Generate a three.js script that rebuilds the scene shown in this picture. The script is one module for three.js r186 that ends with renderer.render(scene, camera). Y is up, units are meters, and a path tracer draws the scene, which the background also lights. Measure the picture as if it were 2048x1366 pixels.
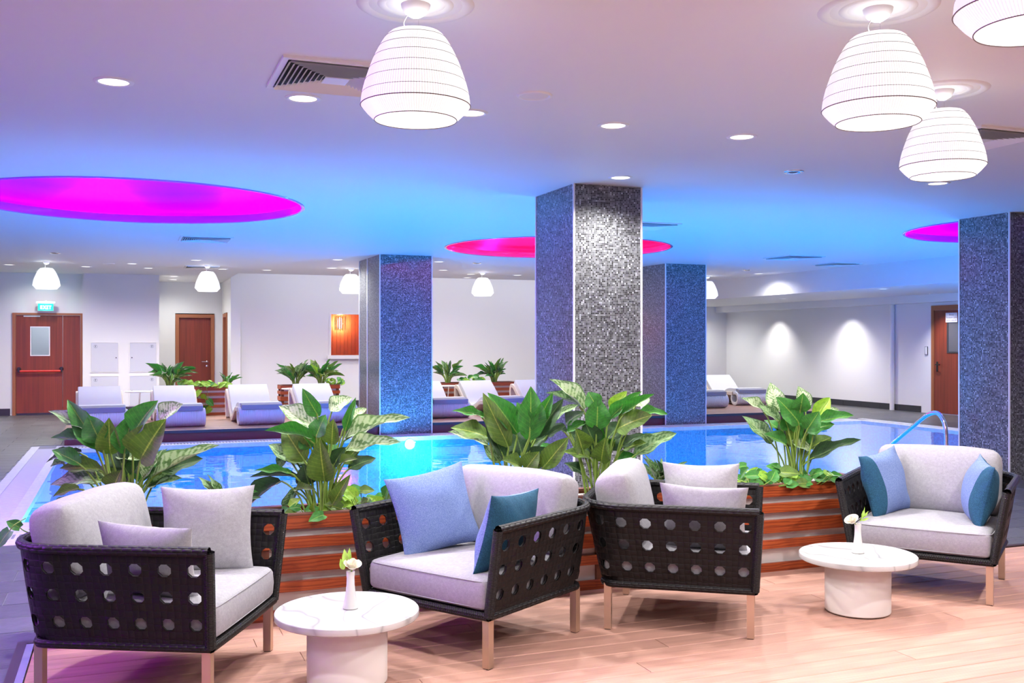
import * as THREE from 'three';
import { mergeGeometries } from 'three/addons/utils/BufferGeometryUtils.js';
import { RectAreaLightUniformsLib } from 'three/addons/lights/RectAreaLightUniformsLib.js';

// ---------------------------------------------------------------- camera, exposure
const scene = new THREE.Scene();
scene.background = new THREE.Color(0x000000);
const YAW = -21.2 * Math.PI / 180;                      // the room's long axis runs along -z; the camera is turned to the right of it
const camera = new THREE.PerspectiveCamera(37.87, 2048 / 1366, 0.05, 80);
camera.position.set(0, 1.45, 0);
camera.rotation.y = YAW;
const renderer = new THREE.WebGLRenderer({ antialias: true });
renderer.toneMapping = THREE.LinearToneMapping;
renderer.toneMappingExposure = 1.5;
renderer.shadowMap.enabled = true;
RectAreaLightUniformsLib.init();

// light levels of the place's own fittings
const LUX = { down: 9.5, downFar: 6, pendant: 5, pendantFar: 4.5, pool: 7.6, dome: 1.0, wash: 8, cove: 9 };
const WARM = new THREE.Color().setRGB(1, 0.965, 0.945), COOLW = new THREE.Color(0.98, 1, 0.97);
const POOLBLUE = new THREE.Color().setRGB(0.04, 0.345, 1.0);
const CEIL = 2.82;

// ---------------------------------------------------------------- helpers
function rng(seed) { let a = seed >>> 0; return () => { a = (a + 0x6d2b79f5) | 0; let t = Math.imul(a ^ (a >>> 15), 1 | a); t = (t + Math.imul(t ^ (t >>> 7), 61 | t)) ^ t; return ((t ^ (t >>> 14)) >>> 0) / 4294967296; }; }
const V = (x, y, z) => new THREE.Vector3(x, y, z);
const lerp = (a, b, t) => a + (b - a) * t, clamp = (x, a, b) => Math.min(b, Math.max(a, x));
const taken = new Map();
function numbered(n) { const k = taken.get(n) ?? 0; taken.set(n, k + 1); return k ? n + '_' + String(k).padStart(3, '0') : n; }
function tag(o, label, category, group, kind) {
  o.userData = { label, category };
  if (group) o.userData.group = group;
  if (kind) o.userData.kind = kind;
  return o;
}
function thing(name, label, category, pos = [0, 0, 0], turn = 0, group, kind) {
  const o = new THREE.Group(); o.name = numbered(name); scene.add(o);
  o.position.set(...pos); o.rotation.y = turn;
  return tag(o, label, category, group, kind);
}
// uv in metres taken from the face's main direction
function metric(g) {
  g = g.index ? g.toNonIndexed() : g;
  const p = g.attributes.position, n = g.attributes.normal, uv = new Float32Array(p.count * 2);
  for (let i = 0; i < p.count; i += 3) {
    let nx = 0, ny = 0, nz = 0;
    for (let k = 0; k < 3; k++) { nx += n.getX(i + k); ny += n.getY(i + k); nz += n.getZ(i + k); }
    nx = Math.abs(nx); ny = Math.abs(ny); nz = Math.abs(nz);
    for (let k = 0; k < 3; k++) {
      const x = p.getX(i + k), y = p.getY(i + k), z = p.getZ(i + k), j = (i + k) * 2;
      if (ny >= nx && ny >= nz) { uv[j] = x; uv[j + 1] = -z; } else if (nx >= nz) { uv[j] = -z; uv[j + 1] = y; } else { uv[j] = x; uv[j + 1] = y; }
    }
  }
  g.setAttribute('uv', new THREE.BufferAttribute(uv, 2));
  return g;
}
function box(w, h, d, x = 0, y = 0, z = 0, ry = 0, rx = 0, rz = 0) {     // y is the underside
  const g = new THREE.BoxGeometry(w, h, d);
  if (rx || ry || rz) g.applyMatrix4(new THREE.Matrix4().makeRotationFromEuler(new THREE.Euler(rx, ry, rz)));
  return metric(g.translate(x, y + h / 2, z));
}
// a box with its long edges chamfered, long along x
function board(l, h, d, x = 0, y = 0, z = 0, c = 0.004) {
  const s = new THREE.Shape(), a = d / 2, b = h / 2;
  s.moveTo(-a + c, -b); s.lineTo(a - c, -b); s.lineTo(a, -b + c); s.lineTo(a, b - c); s.lineTo(a - c, b); s.lineTo(-a + c, b); s.lineTo(-a, b - c); s.lineTo(-a, -b + c); s.closePath();
  const g = new THREE.ExtrudeGeometry(s, { depth: l, bevelEnabled: false, steps: 1 });
  g.translate(0, 0, -l / 2).rotateY(Math.PI / 2);
  return metric(g.translate(x, y + b, z));
}
const span = (x0, x1, y0, y1, z0, z1) => box(x1 - x0, y1 - y0, z1 - z0, (x0 + x1) / 2, y0, (z0 + z1) / 2);
function lathe(pts, seg = 32, x = 0, y = 0, z = 0) { const g = new THREE.LatheGeometry(pts.map((p) => new THREE.Vector2(p[0], p[1])), seg); return g.toNonIndexed().translate(x, y, z); }
function cyl(r0, r1, h, seg, x = 0, y = 0, z = 0) { return new THREE.CylinderGeometry(r1, r0, h, seg).toNonIndexed().translate(x, y + h / 2, z); }
function tube(points, r, seg = 16, rad = 6, closed = false) { return new THREE.TubeGeometry(new THREE.CatmullRomCurve3(points, closed), seg, r, rad, closed).toNonIndexed(); }
function mesh(name, geos, mat, parent) {
  let g = Array.isArray(geos) ? (geos.length > 1 ? mergeGeometries(geos.map((q) => { q = q.index ? q.toNonIndexed() : q; for (const k of Object.keys(q.attributes)) if (!['position', 'normal', 'uv'].includes(k)) q.deleteAttribute(k); return q; })) : geos[0]) : geos;
  const m = new THREE.Mesh(g, mat); m.castShadow = m.receiveShadow = true;
  m.name = parent ? name : numbered(name);
  (parent ?? scene).add(m);
  return m;
}
function struct(name, geos, mat, label, category) { const m = mesh(name, geos, mat); return tag(m, label, category, undefined, 'structure'); }
// textures
function noise2(seed, n) {                                               // tiling value noise, n cells
  const r = rng(seed), v = new Float32Array(n * n).map(() => r());
  return (x, y) => {
    x = ((x % 1) + 1) % 1 * n; y = ((y % 1) + 1) % 1 * n;
    const i = Math.floor(x), j = Math.floor(y), f = x - i, g = y - j, s = f * f * (3 - 2 * f), t = g * g * (3 - 2 * g), i1 = (i + 1) % n, j1 = (j + 1) % n;
    return lerp(lerp(v[j % n * n + i % n], v[j % n * n + i1], s), lerp(v[j1 * n + i % n], v[j1 * n + i1], s), t);
  };
}
function tex(w, h, fn, srgb = true) {                                    // fn(u, v) -> [r, g, b] in 0..255
  const d = new Uint8Array(w * h * 4);
  for (let y = 0; y < h; y++) for (let x = 0; x < w; x++) { const c = fn((x + 0.5) / w, (y + 0.5) / h, x, y), o = (y * w + x) * 4; d[o] = clamp(c[0], 0, 255); d[o + 1] = clamp(c[1], 0, 255); d[o + 2] = clamp(c[2], 0, 255); d[o + 3] = 255; }
  const t = new THREE.DataTexture(d, w, h); t.wrapS = t.wrapT = THREE.RepeatWrapping; t.magFilter = THREE.LinearFilter; t.minFilter = THREE.LinearMipmapLinearFilter; t.generateMipmaps = true;
  if (srgb) t.colorSpace = THREE.SRGBColorSpace;
  t.needsUpdate = true; return t;
}
function rep(t, x, y) { t.repeat.set(x, y); return t; }
const grey = (v) => [v, v, v];
const std = (o) => new THREE.MeshStandardMaterial(o), phy = (o) => new THREE.MeshPhysicalMaterial(o);

// ---------------------------------------------------------------- materials
const nA = noise2(11, 8), nB = noise2(12, 32), nC = noise2(13, 96), nD = noise2(14, 4);
const M = {};
M.wall = std({ color: new THREE.Color().setRGB(0.78, 0.77, 0.76), roughness: 0.85, bumpMap: rep(tex(256, 256, (u, v) => grey(120 + 60 * nC(u, v) + 40 * nB(u, v)), false), 0.8, 0.8), bumpScale: 0.0006 });
M.ceiling = std({ color: new THREE.Color().setRGB(0.76, 0.755, 0.76), roughness: 0.55 });
M.violetFilm = phy({ color: new THREE.Color().setRGB(0.62, 0.05, 0.95), roughness: 0.28, clearcoat: 1, clearcoatRoughness: 0.04 });
M.pinkFilm = phy({ color: new THREE.Color().setRGB(0.95, 0.07, 0.32), roughness: 0.28, clearcoat: 1, clearcoatRoughness: 0.04 });
M.gloss = phy({ color: new THREE.Color().setRGB(0.85, 0.85, 0.85), roughness: 0.28, clearcoat: 1, clearcoatRoughness: 0.04 });
M.trim = std({ color: new THREE.Color().setRGB(0.82, 0.82, 0.82), roughness: 0.4 });
M.white = std({ color: new THREE.Color().setRGB(0.83, 0.82, 0.8), roughness: 0.35 });
M.grout = std({ color: new THREE.Color().setRGB(0.34, 0.34, 0.35), roughness: 0.9 });
M.tiles = [0, 1, 2].map((k) => std({ roughness: 0.4, map: rep(tex(256, 128, (u, v) => { const g = 82 + k * 5 + 16 * (nB(u * 0.6, v * 3 + k * 0.3) - 0.5) + 10 * (nC(u, v + k * 0.2) - 0.5) + 12 * (nA(u, v * 0.5 + k * 0.37) - 0.5); return [g, g, g + 3]; }), 1.6, 3.2), bumpMap: rep(tex(128, 128, (u, v) => grey(255 * nB(u * 0.5, v * 4)), false), 1.6, 1.6), bumpScale: 0.0008 }));
M.base = std({ color: new THREE.Color().setRGB(0.035, 0.036, 0.042), roughness: 0.4 });
const grainTex = (seed, a, b, dark) => { const n1 = noise2(seed, 6), n2 = noise2(seed + 1, 48), n3 = noise2(seed + 2, 12); return tex(512, 256, (u, v) => { const w = v * 9 + 1.1 * n1(u, v) + 0.35 * n3(u, v), ring = Math.pow(0.5 + 0.5 * Math.sin(w * 6.2832), 2), f = n2(u * 0.25, v * 4), t = clamp(0.62 * ring + 0.38 * f, 0, 1); return [lerp(a[0], b[0], t), lerp(a[1], b[1], t), lerp(a[2], b[2], t)].map((c) => c * (1 - dark * (n3(u, v * 3) > 0.75 ? 0.25 : 0))); }); };
const redA = grainTex(21, [176, 84, 40], [126, 48, 22], 0.5), redB = grainTex(24, [186, 92, 46], [138, 54, 26], 0.4);
M.slat = [std({ map: rep(redA, 0.9, 6), roughness: 0.42 }), std({ map: rep(redB, 0.7, 6), roughness: 0.42 })];
M.slatPost = std({ color: new THREE.Color().setRGB(0.16, 0.055, 0.03), roughness: 0.5 });
const dn = noise2(31, 64), dn2 = noise2(32, 8), doorTex = tex(256, 256, (u, v) => { const g = 0.92 + 0.16 * (dn(u * 0.8, v * 0.06) - 0.5) + 0.1 * (dn2(u, v * 0.3) - 0.5); return [142 * g, 60 * g, 38 * g]; });
M.door = std({ map: rep(doorTex, 1.1, 0.5), roughness: 0.5 });
M.doorFrame = std({ color: new THREE.Color().setRGB(0.36, 0.125, 0.05), roughness: 0.45 });
M.saunaWood = [0, 1].map((k) => std({ color: new THREE.Color().setRGB(0.62 - k * 0.06, 0.17 - k * 0.02, 0.06), roughness: 0.6 }));
const grooves = tex(16, 256, (u, v) => grey(255 * Math.pow(0.5 + 0.5 * Math.sin(v * 6.2832 * 24), 0.6)), false);
const deckMap = (seed, k) => { const n1 = noise2(seed, 10), n2 = noise2(seed + 3, 40); return tex(512, 64, (u, v) => { const g = 0.93 + 0.1 * n1(u, v * 0.3) + 0.08 * (n2(u * 0.3, v) - 0.5) - 0.1 * (0.5 + 0.5 * Math.sin(v * 6.2832 * 24)); return [207 * g * k, 157 * g * k, 139 * g * k]; }); };
M.deck = [1, 0.97, 1.02].map((k, i) => std({ map: rep(deckMap(40 + i * 7, k), 0.5, 1 / 0.14), roughness: 0.55, bumpMap: rep(grooves.clone(), 1, 1 / 0.14), bumpScale: 0.0015 }));
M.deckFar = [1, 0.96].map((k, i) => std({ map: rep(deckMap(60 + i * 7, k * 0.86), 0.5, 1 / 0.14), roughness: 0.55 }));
M.gap = std({ color: new THREE.Color().setRGB(0.03, 0.02, 0.018), roughness: 0.9 });
M.fascia = std({ color: new THREE.Color().setRGB(0.16, 0.05, 0.05), roughness: 0.6 });
M.edge = std({ color: new THREE.Color().setRGB(0.03, 0.028, 0.035), roughness: 0.4 });
M.alu = std({ color: new THREE.Color().setRGB(0.6, 0.58, 0.6), roughness: 0.3, metalness: 0.8 });
M.bronze = std({ color: new THREE.Color().setRGB(0.12, 0.07, 0.055), roughness: 0.35, metalness: 0.7 });
M.chrome = std({ color: new THREE.Color().setRGB(0.86, 0.86, 0.88), roughness: 0.12, metalness: 1 });
M.black = std({ color: new THREE.Color().setRGB(0.015, 0.015, 0.016), roughness: 0.4 });
M.grate = std({ color: new THREE.Color().setRGB(0.74, 0.73, 0.72), roughness: 0.5 });
M.coping = std({ roughness: 0.45, map: rep(tex(256, 256, (u, v) => { const g = 222 + 14 * (nB(u, v) - 0.5) + 10 * (nC(u, v) - 0.5); return [g, g - 2, g - 3]; }), 1, 1) });
// mosaic: a field of small squares, each with its own grey, in pale grout
const mosaic = (seed, n, px, pick, grout) => { const r = rng(seed), c = []; for (let i = 0; i < n * n; i++) c.push(pick(r)); return tex(n * px, n * px, (u, v, x, y) => { const i = Math.floor(x / px), j = Math.floor(y / px), a = x % px, b = y % px; return a === 0 || b === 0 ? grout : c[j * n + i]; }); };
const pillarMap = mosaic(71, 64, 8, (r) => { const t = r(), g = t < 0.2 ? 34 + 26 * r() : t < 0.66 ? 82 + 40 * r() : t < 0.96 ? 122 + 40 * r() : 205; return [g * 0.97, g, g]; }, [182, 183, 184]);
M.pillar = std({ color: new THREE.Color().setRGB(0.7, 0.7, 0.72), map: rep(pillarMap, 1, 1), roughness: 0.28 });
M.poolTile = std({ map: rep(mosaic(73, 32, 16, (r) => { const g = 0.9 + 0.2 * r(); return [50 * g, 200 * g, 238 * g]; }, [130, 222, 242]), 1.2, 1.2), roughness: 0.35 });
M.water = phy({ color: 0xffffff, transmission: 1, thickness: 0, ior: 1.33, roughness: 0.015, bumpMap: rep(tex(512, 512, (u, v) => grey(128 + 70 * (nA(u, v) - 0.5) + 50 * (nB(u, v) - 0.5)), false), 0.25, 0.25), bumpScale: 0.006 });
M.pane = phy({ color: 0xffffff, transmission: 1, thickness: 0, roughness: 0.03, ior: 1.5 });
// lit fittings
const glow = (r, g, b) => { const m = std({ color: 0xffffff, roughness: 0.6 }); m.emissive = new THREE.Color().setRGB(r, g, b); return m; };
M.lampDisc = glow(1.6, 1.55, 1.45);
M.shadeDisc = glow(1.15, 1.12, 1.08);
M.shade = std({ roughness: 0.9, color: 0xffffff, map: rep(tex(512, 8, (u) => { const s = 0.5 + 0.5 * Math.sin(u * 6.2832 * 128); return grey(214 + 34 * s); }), 1, 1), emissiveMap: rep(tex(512, 8, (u) => { const s = 0.5 + 0.5 * Math.sin(u * 6.2832 * 128); return grey(175 + 75 * s); }), 1, 1) });
M.shade.emissive = new THREE.Color().setRGB(0.84, 0.85, 0.84);
M.hoop = std({ color: new THREE.Color().setRGB(0.2, 0.17, 0.17), roughness: 0.6 });
M.poolLamp = glow(3, 3.2, 3.4);
// furniture
const weave = tex(128, 128, (u, v) => {                                  // strands that cross over and under around each hole
  const a = (u * 4) % 1, b = (v * 4) % 1, over = (Math.floor(u * 4) + Math.floor(v * 4)) % 2, s = over ? Math.pow(Math.sin(a * Math.PI), 0.5) * (0.75 + 0.25 * Math.sin(b * Math.PI)) : Math.pow(Math.sin(b * Math.PI), 0.5) * (0.75 + 0.25 * Math.sin(a * Math.PI));
  return grey(40 + 200 * s);
}, false);
M.wicker = phy({ specularIntensity: 0.45, color: new THREE.Color().setRGB(0.008, 0.007, 0.0075), roughness: 0.5, bumpMap: rep(weave, 1, 1), bumpScale: 0.004 });
const braid = tex(64, 64, (u, v) => { const o = Math.floor(v * 4) % 2 * 0.5, a = (u * 2 + o) % 1, b = (v * 4) % 1; return grey(50 + 200 * Math.pow(Math.sin(a * Math.PI), 0.4) * Math.pow(Math.sin(b * Math.PI), 0.4)); }, false);
M.rim = phy({ specularIntensity: 0.6, color: new THREE.Color().setRGB(0.009, 0.008, 0.009), roughness: 0.48, bumpMap: rep(braid, 30, 2), bumpScale: 0.006 });
M.leg = std({ color: new THREE.Color().setRGB(0.6, 0.46, 0.35), roughness: 0.34, metalness: 0.85 });
const linen = tex(512, 512, (u, v) => { const f = 0.5 * nC(u * 3, v) + 0.5 * nC(u, v * 3), g = 0.9 + 0.14 * (f - 0.5) + 0.06 * (nB(u, v) - 0.5); return [172 * g, 170 * g, 173 * g]; });
const threadBump = tex(256, 256, (u, v, x, y) => grey(110 + 60 * Math.sin(x * 1.57) * Math.sin(y * 1.57) + 60 * nC(u, v)), false);
M.linen = std({ color: new THREE.Color().setRGB(0.95, 0.96, 1), map: rep(linen, 3, 3), roughness: 0.95, bumpMap: rep(threadBump.clone(), 6, 6), bumpScale: 0.0006 });
const fleck = (a, b) => { const r = rng(91); return tex(512, 512, (u, v) => { const t = clamp(0.5 + 0.9 * (r() - 0.5) + 0.5 * (nC(u * 2, v * 2) - 0.5), 0, 1); return [lerp(a[0], b[0], t), lerp(a[1], b[1], t), lerp(a[2], b[2], t)]; }); };
const blueMap = fleck([78, 100, 150], [134, 152, 194]), tealMap = fleck([12, 52, 78], [42, 98, 126]);
M.blue = std({ map: rep(blueMap, 2.2, 2.2), roughness: 0.95 });
M.teal = std({ map: rep(tealMap, 2.2, 2.2), roughness: 0.95 });
M.marble = std({ roughness: 0.16, map: tex(512, 512, (u, v) => { const w = u * 3 + v * 1.2 + 1.3 * nD(u, v) + 0.5 * nA(u, v), k = Math.pow(1 - Math.abs(Math.sin(w * 3.1416)), 6), g = 202 - 40 * k - 12 * nA(v, u); return [g, g, g + 1]; }) });
M.tableLeg = std({ color: new THREE.Color().setRGB(0.8, 0.76, 0.73), roughness: 0.3 });
M.porcelain = phy({ color: new THREE.Color().setRGB(0.66, 0.65, 0.63), roughness: 0.25, clearcoat: 0.6, clearcoatRoughness: 0.1 });
M.petal = phy({ color: new THREE.Color().setRGB(0.72, 0.68, 0.56), roughness: 0.8, side: THREE.DoubleSide });
M.bud = phy({ color: new THREE.Color().setRGB(0.42, 0.66, 0.12), roughness: 0.6, side: THREE.DoubleSide });
M.loungerBody = std({ color: new THREE.Color().setRGB(0.74, 0.64, 0.54), roughness: 0.6, bumpMap: rep(tex(64, 64, (u) => grey(128 + 110 * Math.sin(u * 6.2832 * 4)), false), 12, 12), bumpScale: 0.003 });
M.loungerRoll = std({ color: new THREE.Color().setRGB(0.7, 0.68, 0.7), roughness: 0.6, bumpMap: rep(tex(64, 8, (u) => grey(128 + 120 * Math.sin(u * 6.2832 * 2)), false), 20, 1), bumpScale: 0.004 });
M.mattress = std({ color: new THREE.Color().setRGB(0.66, 0.66, 0.68), roughness: 0.9 });
M.mattressEdge = std({ color: new THREE.Color().setRGB(0.3, 0.3, 0.36), roughness: 0.9 });
M.pebble = std({ roughness: 0.7, map: tex(128, 128, (u, v) => { const g = 178 + 70 * (nC(u, v) - 0.5); return [g, g - 4, g - 10]; }) });
M.soil = std({ color: new THREE.Color().setRGB(0.05, 0.035, 0.025), roughness: 1 });
M.liner = std({ color: new THREE.Color().setRGB(0.82, 0.78, 0.76), roughness: 0.6 });
// leaves: a blade's own colour with midrib and side veins (u across, v from stalk to tip)
function leafTex(seed, base, rib, blotch, amount) {
  const n1 = noise2(seed, 10), n2 = noise2(seed + 1, 24);
  return tex(128, 256, (u, v) => {
    const x = Math.abs(u - 0.5) * 2, vein = Math.pow(Math.abs(Math.sin((v * 11 - x * 2.4) * Math.PI)), 14), m = x < 0.03 ? 0.9 : x < 0.06 ? 0.45 : 0;
    const wob = n1(u, v) * 0.6 + n2(u, v) * 0.4, side = (0.5 + 0.5 * Math.sin((v * 11 - x * 2.4 + 0.25) * 6.2832)) * 0.5 + 0.5, b = amount * clamp((wob * side - 0.22) * 5, 0, 1) * (x > 0.9 ? 0 : 1);
    const t = clamp(0.85 * m + 0.22 * vein, 0, 1), s = 0.86 + 0.28 * wob;
    return [0, 1, 2].map((c) => lerp(lerp(base[c] * s, blotch[c], b), rib[c], t));
  });
}
const leafMat = (map) => phy({ map, roughness: 0.9, transmission: 0.25, thickness: 0, clearcoat: 0.35, clearcoatRoughness: 0.35, side: THREE.DoubleSide });
M.leaf = {
  g: leafMat(leafTex(101, [38, 118, 24], [150, 180, 70], [60, 150, 40], 0.2)), o: leafMat(leafTex(111, [74, 108, 22], [176, 190, 80], [92, 130, 30], 0.3)), p: leafMat(leafTex(121, [92, 132, 70], [178, 196, 140], [186, 206, 158], 1)),
  s: leafMat(leafTex(131, [62, 106, 46], [150, 172, 104], [148, 178, 122], 0.8)), d: leafMat(leafTex(141, [28, 66, 26], [110, 140, 70], [52, 92, 40], 0.4)), y: leafMat(leafTex(151, [128, 178, 34], [190, 214, 90], [160, 200, 60], 0.4)),
};
M.stem = phy({ color: new THREE.Color().setRGB(0.2, 0.32, 0.05), roughness: 0.7 });

// ---------------------------------------------------------------- the room: floor, walls, ceiling
const POOL = { x0: -0.8, x1: 12.7, z0: -14.85, z1: -8.95 };
const DECK = { x0: -0.455, x1: 8, z0: -5.3, z1: 1.2 };
const PLAT = { x0: -0.86, x1: 12.3, z0: -19.1, z1: -15.32, y: 0.15 };
const FLOOR = -0.02;
{
  const fl = thing('floor', 'dark grey porcelain tile floor running round the pool and past the doors', 'floor', [0, 0, 0], 0, undefined, 'structure');
  const s = new THREE.Shape(); s.moveTo(-5, -6); s.lineTo(16, -6); s.lineTo(16, 25); s.lineTo(-5, 25); s.closePath();
  const h = new THREE.Path(); const hm = 0.12; h.moveTo(POOL.x0 - hm, -POOL.z1 - hm); h.lineTo(POOL.x0 - hm, -POOL.z0 + hm); h.lineTo(POOL.x1 + hm, -POOL.z0 + hm); h.lineTo(POOL.x1 + hm, -POOL.z1 - hm); h.closePath(); s.holes.push(h);
  const g = new THREE.ExtrudeGeometry(s, { depth: 0.12, bevelEnabled: false }); g.rotateX(-Math.PI / 2).translate(0, FLOOR - 0.004 - 0.12, 0);
  mesh('grout_bed', metric(g), M.grout, fl);
  // tiles 0.6 x 0.3, laid in half bond; the largest ones in view are single pieces, the rest of the field is one part
  const r = rng(5), list = [], tw = 0.6, td = 0.3, gp = 0.005, c0 = 1.22 + 0.02;
  const inside = (a, x0, x1, z0, z1) => x0 < a.x1 - 0.02 && x1 > a.x0 + 0.02 && z0 < a.z1 - 0.02 && z1 > a.z0 + 0.02;
  const ring = { x0: -1.22, x1: POOL.x1 + 0.42, z0: -15.32, z1: -8.02 };
  for (let j = 0; j < 92; j++) for (let i = -9; i < 28; i++) {
    let x0 = -c0 + i * tw + (j % 2) * tw / 2, x1 = x0 + tw - gp, z1 = 4 - j * td, z0 = z1 - td + gp;
    x1 = Math.min(x1, 15.38); if (x1 - x0 < 0.05 || z0 < -23.3 || x0 < -4.98) continue;
    for (const a of [ring, DECK, PLAT]) if (inside(a, x0, x1, z0, z1)) {                   // cut the tile at an edge that crosses it
      if (x0 < a.x0 && x1 < a.x1) x1 = a.x0 - gp; else if (x1 > a.x1 && x0 > a.x0 && !(a.z0 > z0)) x0 = a.x1 + gp; else if (z1 > a.z1) z0 = a.z1 + gp; else if (z0 < a.z0) z1 = a.z0 - gp; else { x1 = x0; }
    }
    if (x1 - x0 < 0.04 || z1 - z0 < 0.03) continue;
    const cx = (x0 + x1) / 2, cz = (z0 + z1) / 2, ca = Math.cos(YAW), sa = Math.sin(YAW), depth = -cz * ca - cx * sa, across = cx * ca - cz * sa;
    const seen = depth > 3.4 && Math.abs(across) < depth * 0.56 && !(cx > -0.4 && cx < 4.7 && cz > -8.1);
    list.push({ x0, x1, z0, z1, depth, seen, k: Math.floor(r() * 3) });
  }
  list.sort((a, b) => (b.seen - a.seen) || a.depth - b.depth);
  const shared = new Map(), rest = [[], [], []];
  list.forEach((t, n) => {
    const w = +(t.x1 - t.x0).toFixed(3), d = +(t.z1 - t.z0).toFixed(3), x = (t.x0 + t.x1) / 2, z = (t.z0 + t.z1) / 2;
    if (t.seen && n < 298) {
      const key = w + ',' + d; if (!shared.has(key)) shared.set(key, board(w, 0.01, d, 0, -0.01, 0, 0.0015));
      const m = mesh('tile', shared.get(key), M.tiles[t.k], fl); m.position.set(x, FLOOR, z);
    } else rest[t.k].push(box(w, 0.01, d, x, FLOOR - 0.01, z));
  });
  rest.forEach((a, k) => { mesh('tile_field', a, M.tiles[k], fl).userData.kind = 'stuff'; });
}
// walls
struct('wall_left', span(-5.2, -5, -0.2, 3.3, -22.2, 5.7), M.wall, 'plain white side wall beyond the exit door', 'wall');
struct('wall_behind', span(-5.2, 15.6, -0.2, 3.3, 5.5, 5.7), M.wall, 'white wall behind the seating deck', 'wall');
struct('wall_right', span(15.4, 15.6, -0.2, 3.3, -23.6, 5.7), M.wall, 'long white wall on the far side of the pool with a vertical pipe', 'wall');
{
  const w = [span(-5, -2.1, -0.2, 3.3, -22.2, -22), span(-0.82, 0.64, -0.2, 3.3, -22.2, -22), span(-2.1, -0.82, 2.02, 3.3, -22.2, -22)];
  struct('wall_exit', w, M.wall, 'white wall round the wooden exit double door', 'wall');
  struct('wall_duct', span(-0.81, 0.64, -0.2, 2.9, -22, -21.78), M.wall, 'flat grey-white wall section holding four access panels', 'wall');
  struct('wall_alcove', [span(0.44, 0.64, -0.2, 3.3, -24.4, -22.2), span(0.64, 1.06, -0.2, 3.3, -24.4, -24.2), span(1.93, 2.3, -0.2, 3.3, -24.4, -24.2), span(1.06, 1.93, 2.1, 3.3, -24.4, -24.2)], M.wall, 'bright white back wall of the recess round the brown door', 'wall');
  struct('wall_return', [span(2.1, 2.3, -0.2, 3.3, -24.2, -23.75), span(2.1, 2.3, 2.1, 3.3, -23.75, -22.85), span(2.1, 2.3, -0.2, 3.3, -22.85, -22.1)], M.wall, 'narrow white side wall of the recess with a door seen edge on', 'wall');
  struct('wall_sauna', [span(2.3, 4.25, -0.2, 3.3, -22.5, -22.3), span(5.9, 12.2, -0.2, 3.3, -22.5, -22.3), span(4.25, 5.9, -0.2, 1.14, -22.5, -22.3), span(4.25, 5.9, 2.1, 3.3, -22.5, -22.3), span(12, 12.2, -0.2, 3.3, -23.4, -22.5)], M.wall, 'wide white back wall with the lit sauna window', 'wall');
  struct('wall_end', span(12, 15.6, -0.2, 3.3, -23.6, -23.4), M.wall, 'short white end wall behind the last loungers', 'wall');
  struct('baseboard_back', [span(-5, -2.14, -0.02, 0.12, -22, -21.985), span(-0.8, 0.64, -0.02, 0.12, -21.78, -21.765), span(2.3, 12, -0.02, 0.12, -22.3, -22.285), span(12.2, 15.4, -0.02, 0.12, -23.4, -23.385)], M.base, 'black tile skirting along the back walls', 'baseboard');
  // the skirting on the long wall shows its separate tiles
  const sk = thing('baseboard_right', 'row of black skirting tiles along the long white wall', 'baseboard', [0, 0, 0], 0, undefined, 'structure');
  const g = box(0.015, 0.13, 0.595, 0, 0, 0);
  for (let k = 0; k < 36; k++) { const z = -23.1 + k * 0.6; if (z > -15.95 - 0.3 && z < -14.9 + 0.35) continue; mesh('tile', g, M.base, sk).position.set(15.392, FLOOR, z); }
}
// ceiling with three round openings, lower boxes along the right wall, higher slot along the back wall
const DOMES = [[0.1, -10.55, 1.62], [5.9, -13.35, 1.65], [10.45, -8.95, 1.62], [-3.3, -5.6, 1.62]];
{
  const s = new THREE.Shape(); s.moveTo(-5.2, -5.7); s.lineTo(12.4, -5.7); s.lineTo(12.4, 20.6); s.lineTo(2.1, 20.6); s.lineTo(2.1, 24.4); s.lineTo(-5.2, 24.4); s.closePath();
  for (const [x, z, R] of DOMES) { const p = new THREE.Path(); p.absarc(x, -z, R, 0, Math.PI * 2, true); s.holes.push(p); }
  const g = new THREE.ExtrudeGeometry(s, { depth: 0.05, bevelEnabled: false, curveSegments: 64 }); g.rotateX(-Math.PI / 2).translate(0, CEIL, 0);
  const c = thing('ceiling', 'smooth white satin ceiling tinted blue over the pool', 'ceiling', [0, 0, 0], 0, undefined, 'structure');
  mesh('panel', metric(g), M.ceiling, c);
  mesh('upper_slab', span(-5.2, 15.6, 3.4, 3.5, -24.5, 5.7), M.ceiling, c);
  mesh('slot_ceiling', [span(2.1, 15.6, 3.15, 3.2, -23.6, -20.55), span(2.1, 15.6, CEIL + 0.05, 3.15, -20.6, -20.55)], M.ceiling, c);
  const cv = thing('cove_light', 'hidden strip light washing the top of the sauna wall', 'cove light', [7.2, CEIL + 0.12, -20.68]);
  mesh('led_strip', box(9.4, 0.02, 0.04, 0, 0.05, 0.04), M.lampDisc, cv);
  const cl = new THREE.RectAreaLight(WARM, LUX.cove, 9.4, 0.12); cl.position.set(0, 0.05, -0.02); cl.name = 'cove_strip_lamp'; cv.add(cl); cl.lookAt(7.2, CEIL - 1.2, -22.3);
  const b = thing('trim_bulkhead', 'white boxed beam stepping down along the long wall', 'beam', [0, 0, 0], 0, undefined, 'structure');
  mesh('upper_box', [span(12.35, 15.4, 2.4, 2.46, -23.4, 5.5), span(12.35, 12.41, 2.46, CEIL + 0.05, -23.4, 5.5)], M.ceiling, b);
  mesh('lower_beam', span(15.05, 15.4, 2.24, 2.4, -23.4, 5.5), M.ceiling, b);
}
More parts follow.
